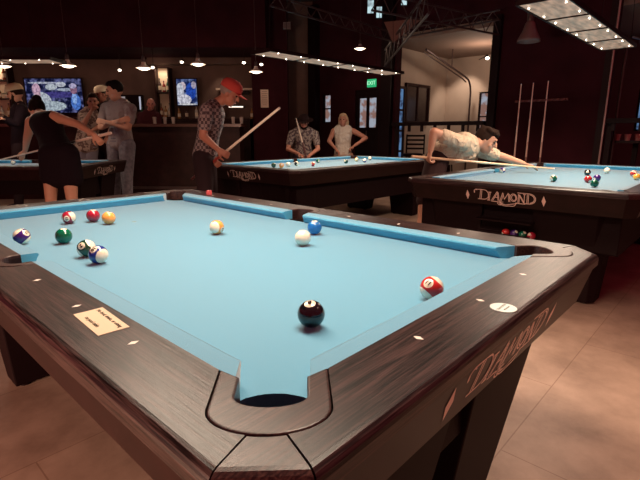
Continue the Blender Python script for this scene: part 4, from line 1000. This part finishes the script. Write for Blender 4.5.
# woman with hand at her chin and the person in a pale cap, behind him
g = dict(head=J(93, 102, 7.2), neck=J(91, 110, 7.25), pel=K(86, .94, 7.3), shL=J(84, 114, 7.2), shR=J(99, 114, 7.35), elL=J(84, 124, 7.05), wrL=J(91, 111.5, 7.02), elR=J(101, 126, 7.3), wrR=J(93, 130, 7.1),
         hipL=K(81, .90, 7.28), hipR=K(91, .90, 7.34), knL=K(81, .49, 7.28), knR=K(91, .49, 7.32), anL=K(81, .08, 7.3), anR=K(91, .08, 7.34), foot=mixd(.2, -.9))
human('woman in pale patterned top with a hand at her chin, left of grey-shirt man', g, mixd(.35, -.9, -.1), SKIN2, HB, 'long', pattern_mat('patterned_blouse', (.30, .22, .18), (.12, .07, .06), 22), 'short', cloth_('grey_trousers', (.20, .17, .20)), 'long', curl=(1, .8))
g = dict(head=J(101.5, 94.5, 7.6), neck=J(104, 104, 7.65), pel=K(107, .95, 7.7), shL=J(112, 109, 7.6), shR=J(97, 109, 7.75), elL=J(113, 125, 7.6), wrL=J(108, 135, 7.45), elR=J(96, 125, 7.75), wrR=J(100, 136, 7.6),
         hipL=K(111, .92, 7.65), hipR=K(103, .92, 7.75), knL=K(111, .49, 7.65), knR=K(103, .49, 7.75), anL=K(111, .08, 7.65), anR=K(103, .08, 7.75), foot=mixd(-.4, -.9))
human('person in a pale cap partly hidden behind the grey-shirt man', g, mixd(-.6, -.7, -.15), SKIN2, HB, 'short', cloth_('dark_shirt', (.03, .015, .018)), 'short', DARKT, 'long', cap=('cap', cloth_('pale_cap', (.55, .45, .33))))

# man in a beige cap at the left edge
g = dict(head=J(15, 94, 6.75), neck=J(20, 105, 6.85), pel=K(20, .99, 6.95), shL=J(22, 110, 6.68), shR=J(20, 109, 7.02), elL=J(17, 124, 6.6), wrL=J(6, 120, 6.5), elR=J(12, 124, 6.95), wrR=J(3, 117, 6.75),
         hipL=K(20, .95, 6.87), hipR=K(20, .95, 7.05), knL=K(18, .5, 6.85), knR=K(18, .5, 7.05), anL=K(19, .08, 6.9), anR=K(19, .08, 7.08), foot=mixd(-.9, -.1))
human('man in a beige cap and black shirt at the left edge, facing left', g, mixd(-.93, -.25, -.22), SKIN, HB, 'beard', cloth_('black_shirt', (.012, .006, .009)), 'long', DARKT, 'long', cap=('cap', cloth_('beige_cap', (.62, .47, .30))), s=1.03)

# bald man behind the bar
g = dict(head=J(151, 104.5, 9.15), neck=J(150, 112, 9.2), pel=K(148, .95, 9.25), shL=J(158, 116, 9.2), shR=J(141, 116, 9.2), elL=J(160, 128, 9.1), wrL=J(154, 134, 9.0), elR=J(139, 128, 9.1), wrR=J(146, 134, 9.0),
         hipL=K(152, .92, 9.25), hipR=K(144, .92, 9.25), knL=K(152, .49, 9.25), knR=K(144, .49, 9.25), anL=K(152, .08, 9.25), anR=K(144, .08, 9.25), foot=mixd(.1, -.9))
human('bald man in a dark shirt standing behind the bar', g, mixd(.25, -.95, -.1), plain('ruddy_skin', (.50, .18, .13), .5), HB, 'bald', cloth_('bar_shirt', (.06, .015, .02)), 'long', DARKT, 'long', s=.98)

# two onlookers behind the middle table
g = dict(head=J(304, 122.5, 7.75), neck=J(303.5, 130, 7.8), pel=K(303, .80, 7.85), shL=J(315, 134, 7.8), shR=J(292, 134, 7.8), elL=J(318, 149, 7.72), wrL=J(309, 156, 7.55), elR=J(288, 149, 7.7), wrR=J(299, 154, 7.52),
         hipL=K(308, .77, 7.85), hipR=K(298, .77, 7.85), knL=K(308, .43, 7.82), knR=K(298, .43, 7.82), anL=K(309, .08, 7.9), anR=K(297, .08, 7.9), foot=mixd(0, -1))
human('man in a dark brimmed hat and patterned shirt behind the middle table', g, mixd(0, -1, -.35), SKIN2, HK, 'beard', pattern_mat('patterned_shirt', (.22, .17, .15), (.07, .045, .05), 30), 'short', DARKT, 'long', cap=('hat', cloth_('dark_hat', (.018, .008, .008))), curl=(1, 1.2), s=.93)
cue('pool_cue', J(307, 160, 7.42), J(296, 118, 7.5), 'thin cue held upright by the man in the patterned shirt', shaft=(.50, .36, .28))
g = dict(head=J(343, 120, 8.05), neck=J(343, 127.5, 8.1), pel=K(343, .78, 8.15), shL=J(353, 131, 8.1), shR=J(334, 131, 8.1), elL=J(366, 138, 8.1), wrL=J(354, 146, 8.02), elR=J(329, 141, 8.1), wrR=J(336, 149, 8.02),
         hipL=K(348, .76, 8.15), hipR=K(339, .76, 8.15), knL=K(348, .43, 8.15), knR=K(339, .43, 8.15), anL=K(349, .08, 8.15), anR=K(338, .08, 8.15), foot=mixd(0, -1))
human('blonde woman in a white sleeveless top, hands on hips behind middle table', g, mixd(-.25, -1, -.05), SKIN2, HBL, 'long', wrinkled('white_cotton', (.48, .40, .34)), 'none', cloth_('tan_skirt', (.40, .22, .15)), 'long', curl=(.8, .8), s=.90, hem=.05)

# young man leaning over the right table to shoot
g = dict(head=J(486, 141, 4.60), neck=J(471, 144, 4.56), pel=K(441, .955, 4.58), shR=J(460, 143, 4.36), shL=J(477, 150, 4.74), elR=J(434, 132, 4.28), wrR=J(430.5, 150.5, 4.30), elL=J(504, 157.5, 4.76), wrL=J(523, 163.5, 4.76),
         hipR=K(437, .89, 4.48), hipL=K(436, .89, 4.68), knR=K(424, .47, 4.30), knL=K(446, .47, 4.72), anR=K(421, .08, 4.26), anL=K(440, .08, 4.78), foot=mixd(.9, -.2), hdR=mixd(-.15, 0, -1), hdL=J(541, 168.5, 4.76)-J(523, 163.5, 4.76))
human('young dark-haired man in a cream shirt leaning over the right table', g, mixd(.84, -.42, -.35), SKIN, HB, 'messy', WRINK, 'short', cloth_('dark_shorts', (.035, .018, .018)), 'shorts', plain('white_shoe', (.7, .6, .5), .6), curl=(.15, 1.5), handn=(UP, mixd(-1, -.2, 0)), s=1.06, extra=[([J(438, 155, 4.50), J(455, 156, 4.50), J(470, 155, 4.54)], [.085, .085, .06])])
cue('pool_cue', J(412, 156.5, 4.26), J(555, 168.9, 4.72), 'pale cue the young man aims across the right table', shaft=(.70, .48, .30), butt=(.55, .33, .20), band=(.5, .3, .18))
